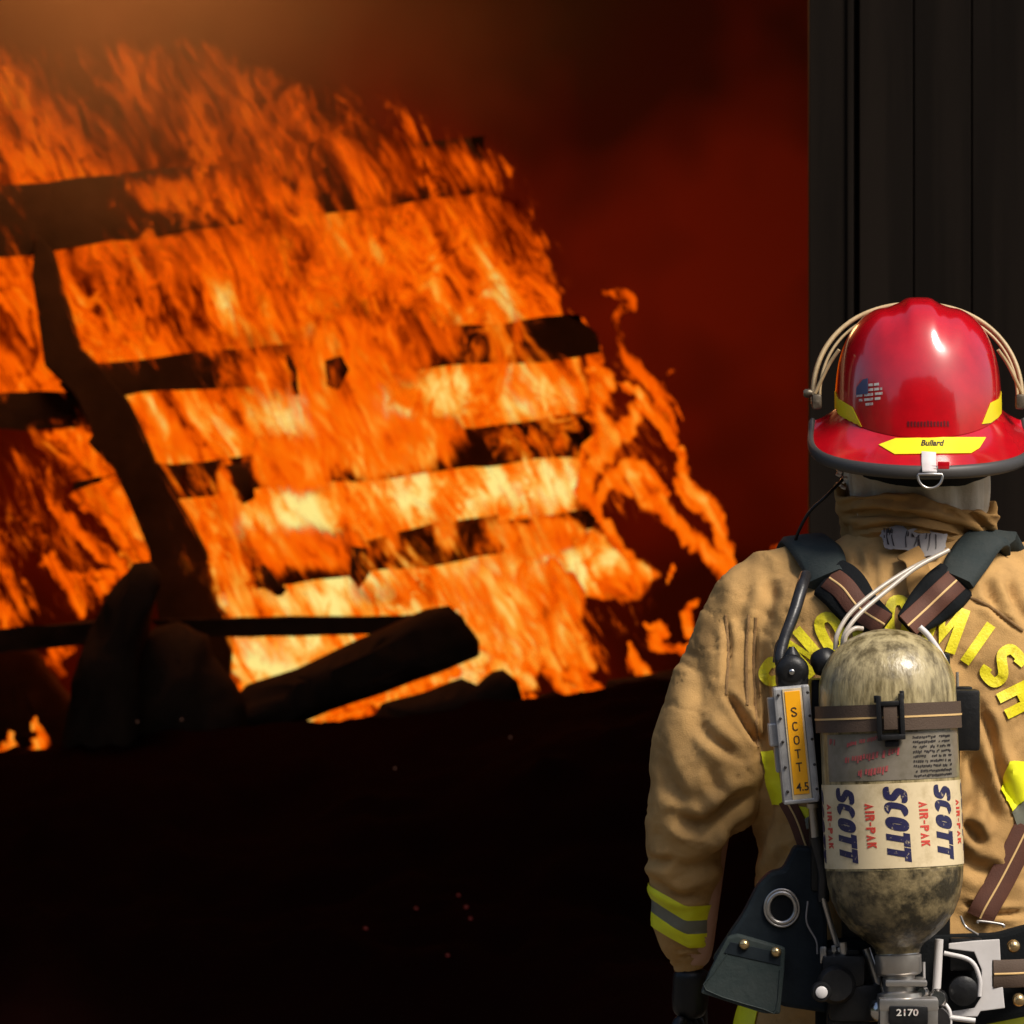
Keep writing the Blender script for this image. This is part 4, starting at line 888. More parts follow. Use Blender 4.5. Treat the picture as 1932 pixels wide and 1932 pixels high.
dtree = BVHTree.FromPolygons(v, f)
def brim_pt(th, s):
    """s 0 at the dome, 1 at the edge"""
    dx, dy = math.cos(th), math.sin(th); rear = max(0, -dy); base = hsurf(th, 0.0)
    ext = .0315+.053*rear**1.15+.03*max(0, dy)**2
    pe = 794+92*rear**.62+(12*max(0, dy)); ze = P(0, pe, HY-.12*rear).z
    x = base.x+dx*ext*s*(1.06-.2*rear); y = base.y+dy*ext*s; z = base.z+(ze-base.z)*(max(s, 0)**.85); z -= .002*math.sin(s*math.pi)
    return Vector((x, y, z))
v = []; f = []; rw = 10
for j in range(rw+1):
    for i in range(n): v.append(brim_pt(2*math.pi*i/n, j/rw*1.02-.02))
for j in range(rw):
    for i in range(n): f.append([j*n+i, j*n+(i+1) % n, (j+1)*n+(i+1) % n, (j+1)*n+i])
m0 = len(v); v2 = [q-Vector((0, 0, .004)) for q in v]; f2 = [[a+m0 for a in reversed(q)] for q in f]
btree = BVHTree.FromPolygons(v, f)
obj('brim', v+v2, f+f2+[[rw*n+i, rw*n+(i+1) % n, rw*n+(i+1) % n+m0, rw*n+i+m0] for i in range(n)], M['red'], helm)
ed_ = [brim_pt(2*math.pi*i/n, 1.0)-Vector((0, 0, .003)) for i in range(n)]
v = []; f = []; sg_ = 12
for i in range(n):
    c = ed_[i]; th = 2*math.pi*i/n; o_ = Vector((math.cos(th), math.sin(th), 0))
    for k in range(sg_):
        a = 2*math.pi*k/sg_; v.append(c+o_*math.cos(a)*.0058+Vector((0, 0, math.sin(a)*.0098-.002)))
for i in range(n):
    for k in range(sg_): f.append([i*sg_+k, i*sg_+(k+1) % sg_, ((i+1) % n)*sg_+(k+1) % sg_, ((i+1) % n)*sg_+k])
obj('edge_trim', v, f, M['trim_rubber'], helm)
# black liner bowl hanging under the brim
v, f = loft([(P(HX, 740, HY), u(110), .10), (P(HX+4, 840, HY+.01), u(125), .112), (P(HX+6, 878, HY-.005), u(134), .135), (P(HX+8, 900, HY-.02), u(120), .138), (P(HX+8, 916, HY-.02), u(84), .11), (P(HX+8, 924, HY-.01), u(40), .06)], 48)
obj('liner', v, f, M['black_soft'], helm)
for k, pl in enumerate([[(1576, 737), (1582, 752), (1609, 768), (1628, 808), (1604, 800), (1588, 790), (1576, 776)], [(1891, 737), (1884, 752), (1868, 760), (1852, 800), (1868, 798), (1882, 788), (1891, 776)]]):
    decal('yellow_sticker', [pl], M['helmet_yellow'], helm, off=.0006, th=.0006, t=dtree, step=5)
st_ = decal('yellow_sticker', [[(1658, 840), (1690, 828), (1780, 826), (1860, 826), (1848, 846), (1832, 856), (1688, 858)]], M['helmet_yellow'], helm, off=.0008, th=.0006, t=btree, step=5)
bm = text_bm('Bullard', 15, .03, .25)
for q in bm.verts: q.co = Vector((1758+q.co.x, 838-q.co.y, 0))
cut_bm(bm, 6); v, f = shell(bm, lambda a, b: hit(a, b, btree), .0016, .0004, '', None, None); obj('sticker_print', v, f, M['ink_black'], st_)
# round flag decal
cx, cy, rr_ = 1641, 741, 25
def circ(x0, x1, y0, y1):
    out = [];
    for t in np.linspace(0, 1, 9):
        y = y0+(y1-y0)*t; out.append((y, max(-x0, 0)))
    L = [(max(x0, -math.sqrt(max(rr_**2-y**2, 0))), y) for y in np.linspace(y0, y1, 6)]; R_ = [(min(x1, math.sqrt(max(rr_**2-y**2, 0))), y) for y in np.linspace(y1, y0, 6)]
    return [(cx+a+.06*b, cy+b-.10*a) for a, b in L+R_]
polys = []
for i in range(6):
    y0 = -26+i*9.0; y1 = min(y0+4.8, 26)
    L0 = -30 if y0 > 0 else -2
    if y0 < -20: L0 = -2
    for sx in range(3):      # broken, worn stripes
        a = L0+(30-L0)*sx/3; b = L0+(30-L0)*(sx+.82)/3; w_ = math.sqrt(max(rr_**2-max(abs(y0), abs(y1))**2, 1))
        a, b = max(a, -w_), min(b, w_)
        if b-a > 2: polys.append([(cx+a, cy+y0-.1*a), (cx+b, cy+y0-.1*b), (cx+b, cy+y1-.1*b), (cx+a, cy+y1-.1*a)])
fl = decal('flag_decal', polys, M['ink_white'], helm, off=.0004, th=.0002, t=dtree, step=6)
decal('flag_canton', [[(cx-24, cy-10), (cx-12, cy-25), (cx-3, cy-27), (cx-3, cy+2), (cx-25, cy+4)]], M['flag_blue'], fl, off=.0007, th=.0004, t=dtree, step=6)
random.seed(5); A = Acc()
for i in range(13):
    a = 1712+6.2*i; A.add(*shell(poly_bm([[(a, 795-2+random.random()*3), (a+3.6, 795), (a+3.6, 806), (a, 804)]], 9), lambda q, r: hit(q, r, dtree), .0004, .0003, '', None, None))
A.make('faded_print', mat('faded_dark_print', (.10, .004, .008), .4), helm)
# rear D ring on its white tab
pe, ne = hit(1752, 862, btree)
A = Acc(); A.add(*ribbon([hit(1752, 856, btree)[0]+Vector((0, -.003, .002)), hit(1752, 874, btree)[0]+Vector((0, -.004, 0)), P(1754, 890, -.235)], [Vector((0, -1, .5))]*3, .021, .0022))
hk = A.make('ring_tab', M['white_metal'], helm)
c = P(1755, 898, -.236); pts = []
for k in range(25):
    a = math.pi+math.pi*k/24; pts.append(c+Vector((math.cos(a)*.0175, 0, math.sin(a)*.0175)))
pts = [c+Vector((.0, 0, .0025)), c+Vector((-.0165, 0, .0025))]+pts+[c+Vector((.0165, 0, .0025)), c+Vector((0, 0, .0025))]
v, f = tube(pts, .0019, 10, 2, smoothpath=False); obj('ring', v, f, M['steel'], hk)
obj('clip', *box(P(1780, 878, -.222), (u(22), .006, u(14)), .002), M['red'], helm)
# tan eye-shield straps arching over the helmet, with side hinges
def hoop(rx, zt, y0, w, th, nm, yb=0, m='visor_tan'):
    pts = []; nr = []
    for k in range(33):
        a = math.pi*(k/32)*1.02-.03; c = P(HX, 752, HY)
        x = -math.cos(a); z = math.sin(a); px_ = math.copysign(abs(x)**.92, x)
        pts.append(Vector((c.x+rx*px_, HY+y0+yb*z, c.z+zt*abs(z)**.92*(1 if z > 0 else -1)))); nr.append(Vector((x, 0, z+.05)))
    v, f = ribbon(pts, nr, w, th, 2); return obj(nm, v, f, M[m], helm)
hoop(u(198), u(182), .02, .020, .0065, 'eye_shield_strap', .045)
hoop(u(187), u(170), -.002, .009, .004, 'eye_shield_strap', .03)
for sg in (-1, 1):
    a0 = P(HX+sg*198, 742, HY); A = Acc()
    A.add(*tube([P(HX+sg*195, 742, -.005), P(HX+sg*170, 690, -.012), P(HX+sg*150, 660, -.02)], [.0028, .0028, .0026], 8)); A.make('strap_stay', M['visor_tan'], helm)
    A = Acc(); A.add(*lathe([(0, .005), (.004, .0065), (.010, .0065), (.013, .004)], a0+Vector((sg*.002, 0, 0)), (sg, 0, 0), 18)); A.add(*box(P(HX+sg*192, 758, -.003), (.014, .018, .022), .004))
    A.make('hinge', M['hinge'], helm)
# chin strap buckle and mic cord at the left ear
A = Acc(); random.seed(9)
for i in range(7): A.add(*box(P(1586+random.uniform(-4, 9), 884+i*6, -.02), (.008, .006, .005), .0012, Matrix.Rotation(random.random(), 3, 'Y')))
A.make('chin_strap_buckle', M['steel'], helm)

# ------------------------------------------------------------------ breathing apparatus
ba = empty('breathing_apparatus', P(1690, 1900, -.2), 'scuffed air cylinder and black harness worn on the firefighter\'s back', 'air pack')
TT, BB = P(1669, 1186, -.285), P(1694, 1792, -.300)
AX = (BB-TT).normalized(); LEN = (BB-TT).length; CR = u(130)*7.7/8
def up_(a): return u(a)*7.7/8
prof = [(0, 0)]+[(up_(a), up_(b)) for a, b in ((2, 22), (7, 44), (16, 66), (30, 88), (48, 106), (72, 120), (98, 128), (130, 130))]
U_ = (Vector((0, -1, 0))-AX*Vector((0, -1, 0)).dot(AX)).normalized(); RT = Vector((1, 0, 0)); RT = (RT-AX*RT.dot(AX)).normalized()
def cyl_pt(a, b, off=0.0, r=None):
    """photo units on the cylinder: a = lateral arc distance from its centre line, b = distance down from the top"""
    r = CR if r is None else r; ph = up_(a)/r; d = U_*math.cos(ph)+RT*math.sin(ph)
    return TT+AX*up_(b)+d*(r+off), d
cyl = obj('cylinder', *lathe(prof+[(up_(290), up_(130)), (up_(452), up_(130))], TT, AX, 64), M['cyl'], ba)
low = [(452, 130), (480, 128), (510, 121), (540, 108), (566, 88), (584, 66), (596, 50), (604, 44), (612, 42)]
obj('cylinder_base', *lathe([(up_(a), up_(b)) for a, b in low], TT, AX, 64), M['cyl_low'], ba)
def wrap(bm, off, th, m, name, parent, cut=8):
    cut_bm(bm, cut); v, f = shell(bm, lambda a, b: cyl_pt(a, b), off, th, name, None, None); return obj(name, v, f, m, parent)
bm = bmesh.new(); bm.faces.new([bm.verts.new((a, b, 0)) for a, b in ((-235, 290), (215, 290), (215, 448), (-235, 448))])
lab = wrap(bm, .0004, .0006, M['cream'], 'label', cyl, 9)
bm = bmesh.new(); bm.faces.new([bm.verts.new((a, b, 0)) for a, b in ((-150, 196), (168, 196), (168, 284), (-150, 284))])
lab2 = wrap(bm, .0003, .0004, M['clear_label'], 'faded_label', cyl, 9)
def down_word(w_, a, b, size, st, wd, gap, shear, m, name, parent, off=.0012, sy=1.0, skew=0):
    bm = word_bm(w_, size, st, wd, gap, shear)
    for q in bm.verts: q.co = Vector((a+q.co.y*sy+skew*q.co.x, b+q.co.x, 0))
    cut_bm(bm, 7); v, f = shell(bm, lambda x, y: cyl_pt(x, y), off, .0003, '', None, None); return obj(name, v, f, m, parent)
for a in (-100, 0, 101, -201, 202): down_word('SCOTT', a-2 if a else 0, 366, 42, .28, .60, .05, .22, M['ink_blue'], 'lettering', lab, sy=1.05, skew=.03)
for a in (-50, 52, -152, 150): down_word('AIR-PAK', a, 368, 18, .22, .62, .16, 0, M['ink_red'], 'lettering', lab, skew=.03)
# rows of small worn print above the big label
random.seed(12)
def scribble(a0, a1, b, hgt, slope, dens, m, name, parent, col=False):
    A = Acc(); a = a0
    while a < a1:
        w_ = random.uniform(2.0, 4.5)*dens; hh = hgt*random.uniform(.55, 1.0); b0 = b+slope*(a-a0)+random.uniform(-1, 1)
        if random.random() < .85:
            bm = bmesh.new(); bm.faces.new([bm.verts.new((x, y, 0)) for x, y in ((a, b0), (a+w_, b0+slope*w_), (a+w_-hh*.15, b0+hh), (a-hh*.15, b0+hh*.98))]); A.add(*shell(bm, lambda x, y: cyl_pt(x, y), .0012, .0003, '', None, None))
        a += w_+random.uniform(1.0, 2.4)*dens
    A.make(name, m, parent)
scribble(-92, -25, 212, 9, -.18, .9, M['ink_pink'], 'small_print', lab2); scribble(-98, 10, 240, 14, -.15, 1.1, M['ink_pink'], 'small_print', lab2); scribble(-70, -16, 264, 15, -.12, 1.1, M['ink_pink'], 'small_print', lab2)
scribble(-140, -118, 204, 12, 0, 1, M['ink_pink'], 'small_print', lab2)
for i in range(9): scribble(36, 128, 204+i*9, 5, 0, .8, M['ink_black'], 'small_print', lab2)
# retaining strap round the cylinder with its buckle
def strap_ring(b0, b1, off, th, a0, a1, m, name, parent, wob=0):
    bm = bmesh.new(); n = 40; vs = [[bm.verts.new((a0+(a1-a0)*i/n, bb+wob*math.sin(i*.5), 0)) for i in range(n+1)] for bb in (b0, (b0+b1)/2, b1)]
    for r1, r2 in zip(vs, vs[1:]):
        for i in range(n): bm.faces.new([r1[i], r1[i+1], r2[i+1], r2[i]])
    v, f = shell(bm, lambda a, b: cyl_pt(a, b), off, th, '', None, None); return obj(name, v, f, m, parent)
sb_ = strap_ring(142, 192, .0035, .0025, -235, 235, M['web_grey'], 'retaining_strap', ba)
strap_ring(165, 168.5, .0062, .0006, -235, 235, M['web_line'], 'strap_stripe', sb_)
strap_ring(196, 197, .0, .0, -1, 1, M['web_grey'], 'strap_stripe', sb_) if False else None
A = Acc()
def cylbox(a, b, wa, hb, th, off, bev=.0015):
    p, d = cyl_pt(a, b); rot = Matrix((RT*math.cos(up_(a)/CR)-U_*math.sin(up_(a)/CR), d, -AX)).transposed(); return box(p+d*off, (up_(wa), th, up_(hb)), bev, rot)
A.add(*cylbox(-24, 168, 9, 84, .010, .010)); A.add(*cylbox(14, 166, 9, 86, .012, .010)); A.add(*cylbox(-5, 141, 38, 9, .010, .009)); A.add(*cylbox(-2, 204, 46, 10, .012, .010)); A.add(*cylbox(-4, 216, 26, 12, .006, .006))
A.add(*cylbox(-28, 132, 8, 14, .008, .009)); A.add(*cylbox(16, 126, 8, 16, .008, .009))
A.make('buckle', M['black'], sb_)
A = Acc(); A.add(*cylbox(-5, 168, 26, 44, .004, .010)); A.make('buckle_web', M['web_grey'], sb_)
# black block and rods on the right
A = Acc(); A.add(*box(P(1820, 1358, -.235), (u(52), .05, u(112)), .005)); A.add(*box(P(1818, 1302, -.23), (u(30), .03, u(14)), .003)); A.make('side_block', M['black'], ba)
A = Acc()
A.add(*tube([P(1735, 1183, -.235), P(1752, 1200, -.235), P(1776, 1236, -.235), P(1792, 1272, -.235), P(1794, 1300, -.235)], [.0045]*5, 10))
A.make('back_frame', M['white_metal'], ba)
obj('frame_rod', *tube([P(1806, 1268, -.225), P(1807, 1330, -.225)], .0022, 8), M['steel'], ba); obj('frame_rod', *tube([P(1812, 1316, -.225), P(1838, 1316, -.225)], (.0013), 8), M['tag_grey'], ba); obj('frame_rod', *tube([P(1803, 1390, -.225), P(1806, 1460, -.225), P(1808, 1500, -.22)], .0025, 8), M['steel'], ba)
A = Acc(); A.add(*box(P(1690, 1560, -.197), (u(200), .012, u(640)), .004)); A.add(*box(P(1541, 1480, -.215), (u(26), .05, u(390)), .006)); A.add(*box(P(1800, 1480, -.205), (u(20), .02, u(330)), .004))
A.make('back_plate', M['black'], ba)
# alarm box with yellow label, on the left
rot = Matrix.Rotation(math.radians(-6.0*-1), 3, 'Y'); rot = Matrix.Rotation(math.radians(-5.5), 3, 'Y')
ABC = P(1498, 1404, -.255)
def ab(a, b, y=0.0):      # local photo units from the box centre
    return ABC+rot@Vector((u(a)*.97, y, -u(b)*.97))
def abox(a, b, wa, hb, y, th, bev=.002): return box(ab(a, b, y), (u(wa)*.97, th, u(hb)*.97), bev, rot)
A = Acc(); A.add(*abox(2, 0, 66, 222, 0, .05, .004)); A.add(*abox(30, -2, 14, 218, -.004, .048, .003)); A.add(*abox(-34, -62, 16, 60, .004, .03, .002)); A.add(*abox(-36, -22, 20, 44, .002, .034, .003)); A.add(*abox(-32, 25, 12, 50, .006, .03, .002))
A.add(*abox(2, 106, 66, 8, -.002, .052, .002))
al_ = A.make('alarm_case', M['alu'], ba, smooth=False)
for b in (-96, -52, -8, 40, 86):
    for a in (-22, 33): obj('screw', *lathe([(0, .0022), (.0015, .0022), (.0022, .0012)], ab(a, b, -.0265), (0, -1, 0), 10), M['ink_black'], al_)
A = Acc(); A.add(*abox(4, 0, 36, 212, -.0262, .0016, .0004)); A.make('label_plate', M['cream'], al_, smooth=False)
A = Acc(); A.add(*abox(4, -4, 29, 194, -.0274, .0016, .0006)); ol_ = A.make('orange_label', M['orange_label'], al_, smooth=False)
A = Acc()
for ch, b in zip('SCOTT', (-62, -35, -9, 17, 42)):
    bm = word_bm(ch, 17, .13, .66); bm.verts.index_update()
    A.add([ab(4+q.co.x, b-q.co.y, -.0288) for q in bm.verts], [[q.index for q in p.verts] for p in bm.faces]); bm.free()
bm = text_bm('4.5', 20, .01); bm.verts.index_update(); A.add([ab(7+q.co.x, 80-q.co.y*1.1, -.0288) for q in bm.verts], [[q.index for q in p.verts] for p in bm.faces]); bm.free()
A.make('lettering', M['ink_black'], ol_, smooth=False)
A = Acc(); A.add(*box(P(1494, 1275, -.25), (u(58), .05, u(44)), .008)); A.add(*lathe([(0, .022), (.006, .024), (.014, .021), (.018, .012)], P(1494, 1266, -.262), (0, -1, 0), 24)); A.add(*lathe([(0, .016), (.012, .012), (.024, .004)], P(1494, 1252, -.25), (0, 0, 1), 16))
kn = A.make('alarm_knob', M['black'], ba)
obj('screw', *lathe([(0, .004), (.002, .004), (.003, .002)], P(1494, 1268, -.281), (0, -1, 0), 12), M['chrome'], kn)
# hoses
obj('hose', *tube([P(1520, 1085, -.16), P(1512, 1110, -.19), P(1497, 1160, -.215), P(1480, 1205, -.23), P(1472, 1240, -.24), P(1478, 1262, -.245)], [.0085, .0088, .0088, .0082, .0088, .009], 14), M['hose'], ba)
obj('hose', *tube([P(1492, 1190, -.22), P(1470, 1215, -.22), P(1464, 1250, -.225)], [.005]*3, 10), M['hose'], ba)
obj('air_tube', *tube([P(1576, 1226, -.25), P(1580, 1196, -.25), P(1606, 1155, -.235), P(1660, 1110, -.21), P(1720, 1072, -.185), P(1778, 1044, -.165)], .0034, 10), M['tube'], ba)
obj('air_tube', *tube([P(1588, 1232, -.255), P(1594, 1196, -.26), P(1622, 1158, -.245), P(1676, 1112, -.215), P(1730, 1070, -.19), P(1790, 1038, -.165)], .0034, 10), M['tube'], ba)
obj('air_tube', *tube([P(1592, 1226, -.28), P(1596, 1200, -.28), P(1612, 1186, -.275), P(1628, 1186, -.27)], .0034, 10), M['tube'], ba)
A = Acc(); A.add(*lathe([(0, .015), (.006, .019), (.025, .019), (.032, .012)], P(1548, 1232, -.25), (.25, -.3, -.6), 20)); A.make('hose_fitting', M['black'], ba)
obj('cord', *tube([P(1590, 905, -.03), P(1560, 935, -.05), P(1528, 965, -.05), P(1508, 1000, -.04), P(1500, 1022, -.03)], .0024, 8), M['black'], ba)
# shoulder pads and webbing
def surf(px, py, y, off):
    r = tree.find_nearest(P(px, py, y)); n_ = r[1]
    if n_.y > .3 and y < 0: n_ = -n_
    c_ = Vector((XC, 0, r[0].z)); 
    if n_.dot(r[0]-c_) < 0: n_ = -n_
    return r[0]+n_*off, n_
def pad(pts, w, th, m, name, parent=ba, off=.008, n=6):
    q = [surf(a, b, y, off) for a, b, y in pts]; v, f = ribbon([p for p, _ in q], [n_ for _, n_ in q], w, th, n, .45); return obj(name, v, f, M[m], parent)
pad([(1556, 1076, -.15), (1552, 1050, -.11), (1535, 1034, -.05), (1515, 1040, .01), (1500, 1070, .07), (1490, 1140, .13)], [.062, .066, .07, .066, .06, .055], .016, 'pad', 'shoulder_pad', off=.012)
pad([(1806, 1096, -.15), (1822, 1066, -.12), (1858, 1042, -.07), (1905, 1040, .0), (1935, 1070, .07), (1950, 1140, .13)], [.052, .062, .066, .066, .06, .055], .018, 'pad', 'shoulder_pad', off=.014)
for sg, P3 in ((0, [(1556, 1066, -.15), (1585, 1098, -.17), (1622, 1136, -.185), (1668, 1178, -.2)]), (1, [(1806, 1088, -.15), (1775, 1115, -.17), (1745, 1142, -.185), (1712, 1180, -.2)])):
    q = [(P(a, b, y), Vector((0, -1, .1))) for a, b, y in P3]
    q = [(surf(a, b, y, .010)[0], Vector((0, -1, .1))) for a, b, y in P3[:3]]+[(P(*P3[3]), Vector((0, -1, .1)))]
    v, f = ribbon([p for p, _ in q], [n_ for _, n_ in q], [.066, .070, .062, .04], .012, 6, .45); obj('strap_backing', v, f, M['black_soft'], ba)
    v, f = ribbon([p+Vector((0, -.0085, 0)) for p, _ in q], [n_ for _, n_ in q], .036, .003); wbx = obj('shoulder_strap', v, f, M['web'], ba)
    v, f = ribbon([p+Vector((0, -.0106, 0)) for p, _ in q], [n_ for _, n_ in q], .003, .0012); obj('strap_stripe', v, f, M['web_line'], wbx)
# lower webbing: left strap behind the alarm box, right strap down to the belt
def web(pts, w=.036, m='web', off=.006):
    q = [surf(a, b, y, off) for a, b, y in pts]; q = [(p, Vector((n_.x*.5, -1, 0)).normalized()) for p, n_ in q]
    v, f = ribbon([p for p, _ in q], [n_ for _, n_ in q], w, .0026); o = obj('side_strap', v, f, M[m], ba)
    v, f = ribbon([p-Vector((0, .0022, 0)) for p, _ in q], [n_ for _, n_ in q], .0028, .001); obj('strap_stripe', v, f, M['web_line'], o)
web([(1470, 1505, -.17), (1484, 1555, -.18), (1502, 1610, -.18)], .024)
web([(1940, 1560, -.16), (1918, 1610, -.17), (1892, 1665, -.18), (1864, 1716, -.19), (1850, 1745, -.20)], .040)
# pouch with ring and snap flap
v, f = extr_poly([(1500, 1596), (1535, 1600), (1552, 1650), (1560, 1730), (1562, 1800), (1562, 1912), (1480, 1900), (1390, 1860), (1345, 1812), (1378, 1760), (1402, 1725), (1430, 1670), (1452, 1646), (1478, 1640)], -.235, .045, .006)
pch = obj('pouch', v, f, M['pouch'], ba, smooth=False)
A = Acc()
for rr, tr_ in ((.0215, .0035), (.0265, .0018)):
    c = P(1475, 1713, -.239); A.add(*tube([c+Vector((math.cos(t)*rr*.92, 0, math.sin(t)*rr)) for t in np.linspace(0, 2*math.pi, 33)], tr_, 10, 1, smoothpath=False))
A.make('grommet', M['steel'], pch)
A = Acc(); A.add(*lathe([(0, .018), (.003, .018)], P(1475, 1713, -.234), (0, -1, 0), 24)); A.make('opening', M['black_soft'], pch)
v, f = extr_poly([(1372, 1768), (1392, 1762), (1482, 1788), (1480, 1830), (1472, 1914), (1440, 1912), (1322, 1874), (1340, 1830)], -.262, .020, .004)
flp = obj('pouch_flap', v, f, M['flap'], ba, smooth=False)
v, f = extr_poly([(1378, 1777), (1474, 1798), (1472, 1822), (1366, 1798)], -.2632, .002, .0005); obj('flap_band', v, f, M['pouch'], flp, smooth=False)
A = Acc(); ol = [(1386, 1781), (1358, 1796), (1330, 1866), (1440, 1902), (1466, 1905), (1474, 1826)]; A.add(*tube([P(a, b, -.2628) for a, b in [(1372, 1800), (1346, 1836), (1332, 1868), (1440, 1904), (1464, 1906), (1472, 1830)]], .0010, 6, 3)); A.make('stitching', M['flap'], flp)
for a, b in ((1404, 1782), (1464, 1796)): obj('snap', *lathe([(0, .0075), (.003, .0075), (.006, .005), (.0075, .002)], P(a, b, -.2635), (0, -1, 0), 18), M['brass'], flp)
obj('wire', *tube([P(1524, 1700, -.245), P(1522, 1740, -.245), P(1540, 1775, -.245), P(1542, 1800, -.245)], (.0013), 8), M['tag_grey'], ba)
obj('rod', *tube([P(1552, 1690, -.25), P(1566, 1740, -.25), P(1580, 1786, -.252)], .0042, 10), M['steel'], ba)
A = Acc(); A.add(*tube([P(1533, 1522, -.25), P(1538, 1580, -.25)], .0058, 12)); A.add(*lathe([(0, .009), (.006, .009)], P(1533, 1516, -.25), (.1, 0, -1), 12)); A.make('hose_connector', M['steel'], ba)
obj('hose', *tube([P(1538, 1580, -.25), P(1546, 1610, -.25), P(1554, 1650, -.25), P(1553, 1700, -.245)], .0085, 12), M['hose'], ba)
# regulator cluster and valve
A = Acc(); A.add(*box(P(1590, 1830, -.265), (u(80), .05, u(60)), .010)); A.add(*box(P(1612, 1890, -.262), (u(96), .05, u(70)), .010)); A.add(*lathe([(0, .026), (.02, .028), (.03, .022)], P(1576, 1856, -.28), (0, -1, 0), 24)); A.add(*tube([P(1560, 1925, -.25), P(1640, 1928, -.25)], .02, 16)); A.add(*box(P(1590, 1802, -.262), (u(60), .03, u(24)), .004)); A.add(*box(P(1650, 1860, -.22), (u(80), .04, u(120)), .006))
reg = A.make('regulator', M['black'], ba)
obj('button', *lathe([(0, .0085), (.003, .0085), (.0045, .006)], P(1550, 1872, -.322), (0, -1, 0), 20), M['white_metal'], reg)
obj('button_ring', *lathe([(-.02, .014), (.0, .0145), (.003, .012)], P(1550, 1872, -.320), (0, -1, 0), 20), M['black'], reg)
for vf in (box(P(1553, 1802, -.275), (u(12), .010, u(32)), .003), box(P(1573, 1797, -.272), (u(9), .010, u(26)), .002), box(P(1583, 1799, -.272), (u(6), .010, u(22)), .002), tube([P(1590, 1778, -.275), P(1594, 1820, -.275)], .0055, 12), lathe([(0, .006), (.004, .006)], P(1594, 1824, -.277), (0, -.5, -1), 10), box(P(1576, 1950, -.285), (u(26), .01, u(6)), .001)):
    obj('fitting', *vf, M['steel'], reg)
obj('rod', *tube([P(1634, 1790, -.265), P(1648, 1830, -.268), P(1664, 1882, -.27)], .0062, 12), M['steel'], ba)
A = Acc(); A.add(*lathe([(-.016, .008), (-.010, .014), (0, .0165), (.010, .014), (.016, .006)], P(1660, 1906, -.29), (.2, -1, 0), 24)); A.make('ball_fitting', M['chrome'], ba)
A = Acc(); VB = TT+AX*up_(600); vk = lambda a, b: (up_(a), up_(b))
A.add(*lathe([vk(0, 38), vk(14, 40), vk(16, 44), vk(48, 44), vk(52, 40), vk(56, 30), vk(84, 30), vk(88, 42), vk(118, 44)], VB, AX, 32)); A.add(*box(P(1707, 1852, -.30), (u(76), .06, u(12)), .003)); A.add(*box(P(1668, 1915, -.315), (u(20), .05, u(56)), .003)); A.add(*box(P(1757, 1915, -.315), (u(20), .05, u(56)), .003)); A.add(*box(P(1712, 1893, -.312), (u(108), .058, u(24)), .004))
vlv = A.make('valve', M['steel'], ba)
A = Acc(); A.add(*box(P(1712, 1913, -.322), (u(70), .05, u(34)), .003)); A.make('valve_plate', M['black'], vlv)
bm = text_bm('2170', 21, .02); bm.verts.index_update(); A = Acc(); A.add([P(1712+q.co.x, 1911-q.co.y*.85, -.3485) for q in bm.verts], [[q.index for q in p.verts] for p in bm.faces]); bm.free(); A.make('lettering', M['ink_white'], vlv, smooth=False)
pr = []
v, f = lathe([(0, .036), (.004, .040), (.045, .040), (.05, .036)], P(1712, 1930, -.30), (0, 0, -1), 72)
v = [q+(Vector((q.x-P(1712, 0, -.30).x, q.y+.30, 0)).normalized()*(.0016 if (i // 2) % 2 else -.0006)) for i, q in enumerate(v)]
obj('handwheel', v, f, M['trim_rubber'], vlv, smooth=False)
# right side of the valve: gauge, frame rods
A = Acc(); A.add(*tube([P(1772, 1772, -.27), P(1768, 1850, -.27), P(1766, 1872, -.27)], .0062, 10)); A.add(*tube([P(1781, 1798, -.27), P(1830, 1812, -.272), P(1848, 1845, -.272), P(1848, 1880, -.272)], .0034, 10)); A.add(*tube([P(1743, 1815, -.26), P(1744, 1880, -.26)], .0022, 8)); A.add(*tube([P(1792, 1920, -.28), P(1840, 1926, -.28)], .004, 8))
A.add(*tube([P(1776, 1885, -.275), P(1792, 1910, -.28), P(1790, 1940, -.28), P(1770, 1952, -.28)], .003, 8))
A.make('frame_rod', M['white_metal'], ba)
A = Acc(); A.add(*lathe([(0, .018), (.004, .021), (.018, .021), (.022, .014)], P(1816, 1868, -.255), (0, -1, 0), 28)); A.add(*box(P(1822, 1800, -.235), (u(60), .02, u(60)), .004)); A.make('gauge_housing', M['black'], ba)
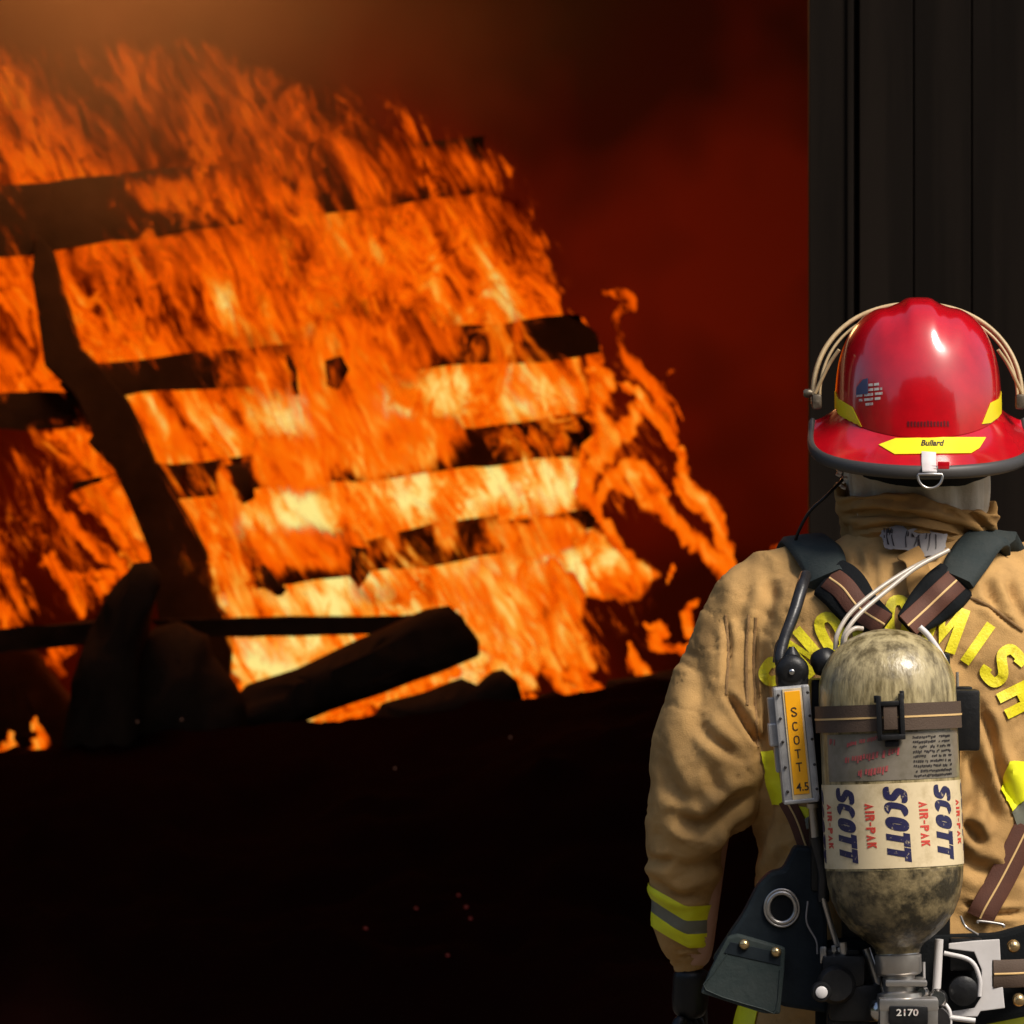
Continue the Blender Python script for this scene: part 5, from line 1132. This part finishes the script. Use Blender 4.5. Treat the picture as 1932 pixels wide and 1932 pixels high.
A = Acc(); A.add(*lathe([(0, .020), (.004, .022), (.018, .020)], P(1764, 1926, -.29), (0, -1, 0), 24)); A.make('hose_end', M['hose'], ba)
A = Acc(); A.add(*lathe([(0, .010), (.012, .014), (.02, .010)], P(1768, 1884, -.29), (0, -1, .1), 20)); A.add(*lathe([(0, .007), (.01, .009), (.018, .006)], P(1744, 1872, -.295), (-.3, -1, .1), 16)); A.make('ball_fitting', M['chrome'], ba)
v, f = extr_poly([(1838, 1775), (1886, 1772), (1888, 1812), (1872, 1812), (1872, 1862), (1892, 1862), (1896, 1902), (1850, 1908), (1844, 1918), (1796, 1918), (1796, 1908), (1838, 1902), (1852, 1880), (1852, 1830), (1838, 1796), (1790, 1790), (1790, 1780)], -.262, .004, .0012)
brk = obj('belt_bracket', v, f, M['white_metal'], ba, smooth=False)
v, f = extr_poly([(1600, 1770), (1880, 1762), (1940, 1745), (2010, 1760), (2020, 1880), (1940, 1918), (1830, 1940), (1600, 1948), (1540, 1948), (1540, 1780)], -.215, .035, .008); obj('waist_pad', v, f, M['black_soft'], ba, smooth=False)
v, f = ribbon([P(1874, 1838, -.262), P(1930, 1836, -.25), P(2000, 1830, -.20), P(2040, 1825, -.12)], [Vector((0, -1, 0)), Vector((.1, -1, 0)), Vector((.6, -1, 0)), Vector((1, -.3, 0))], .040, .004); wb_ = obj('waist_strap', v, f, M['web_grey'], ba)
v, f = ribbon([P(1876, 1838, -.2650), P(1930, 1836, -.253), P(2000, 1830, -.203)], [Vector((0, -1, 0)), Vector((.1, -1, 0)), Vector((.6, -1, 0))], .003, .001); obj('strap_stripe', v, f, M['web_line'], wb_)
for a, b in ((1912, 1785), (1922, 1886)): obj('snap', *lathe([(0, .0095), (.004, .0095), (.008, .006), (.010, .002)], P(a, b, -.252), (0, -1, 0), 18), M['brass'], ba)
A = Acc(); A.add(*tube([P(1844, 1742, -.235), P(1848, 1738, -.235), P(1890, 1744, -.235), P(1894, 1750, -.235)], .002, 8)); A.add(*tube([P(1812, 1728, -.24), P(1822, 1748, -.24), P(1846, 1764, -.25)], .0018, 8)); A.make('wire_loop', M['steel'], ba)
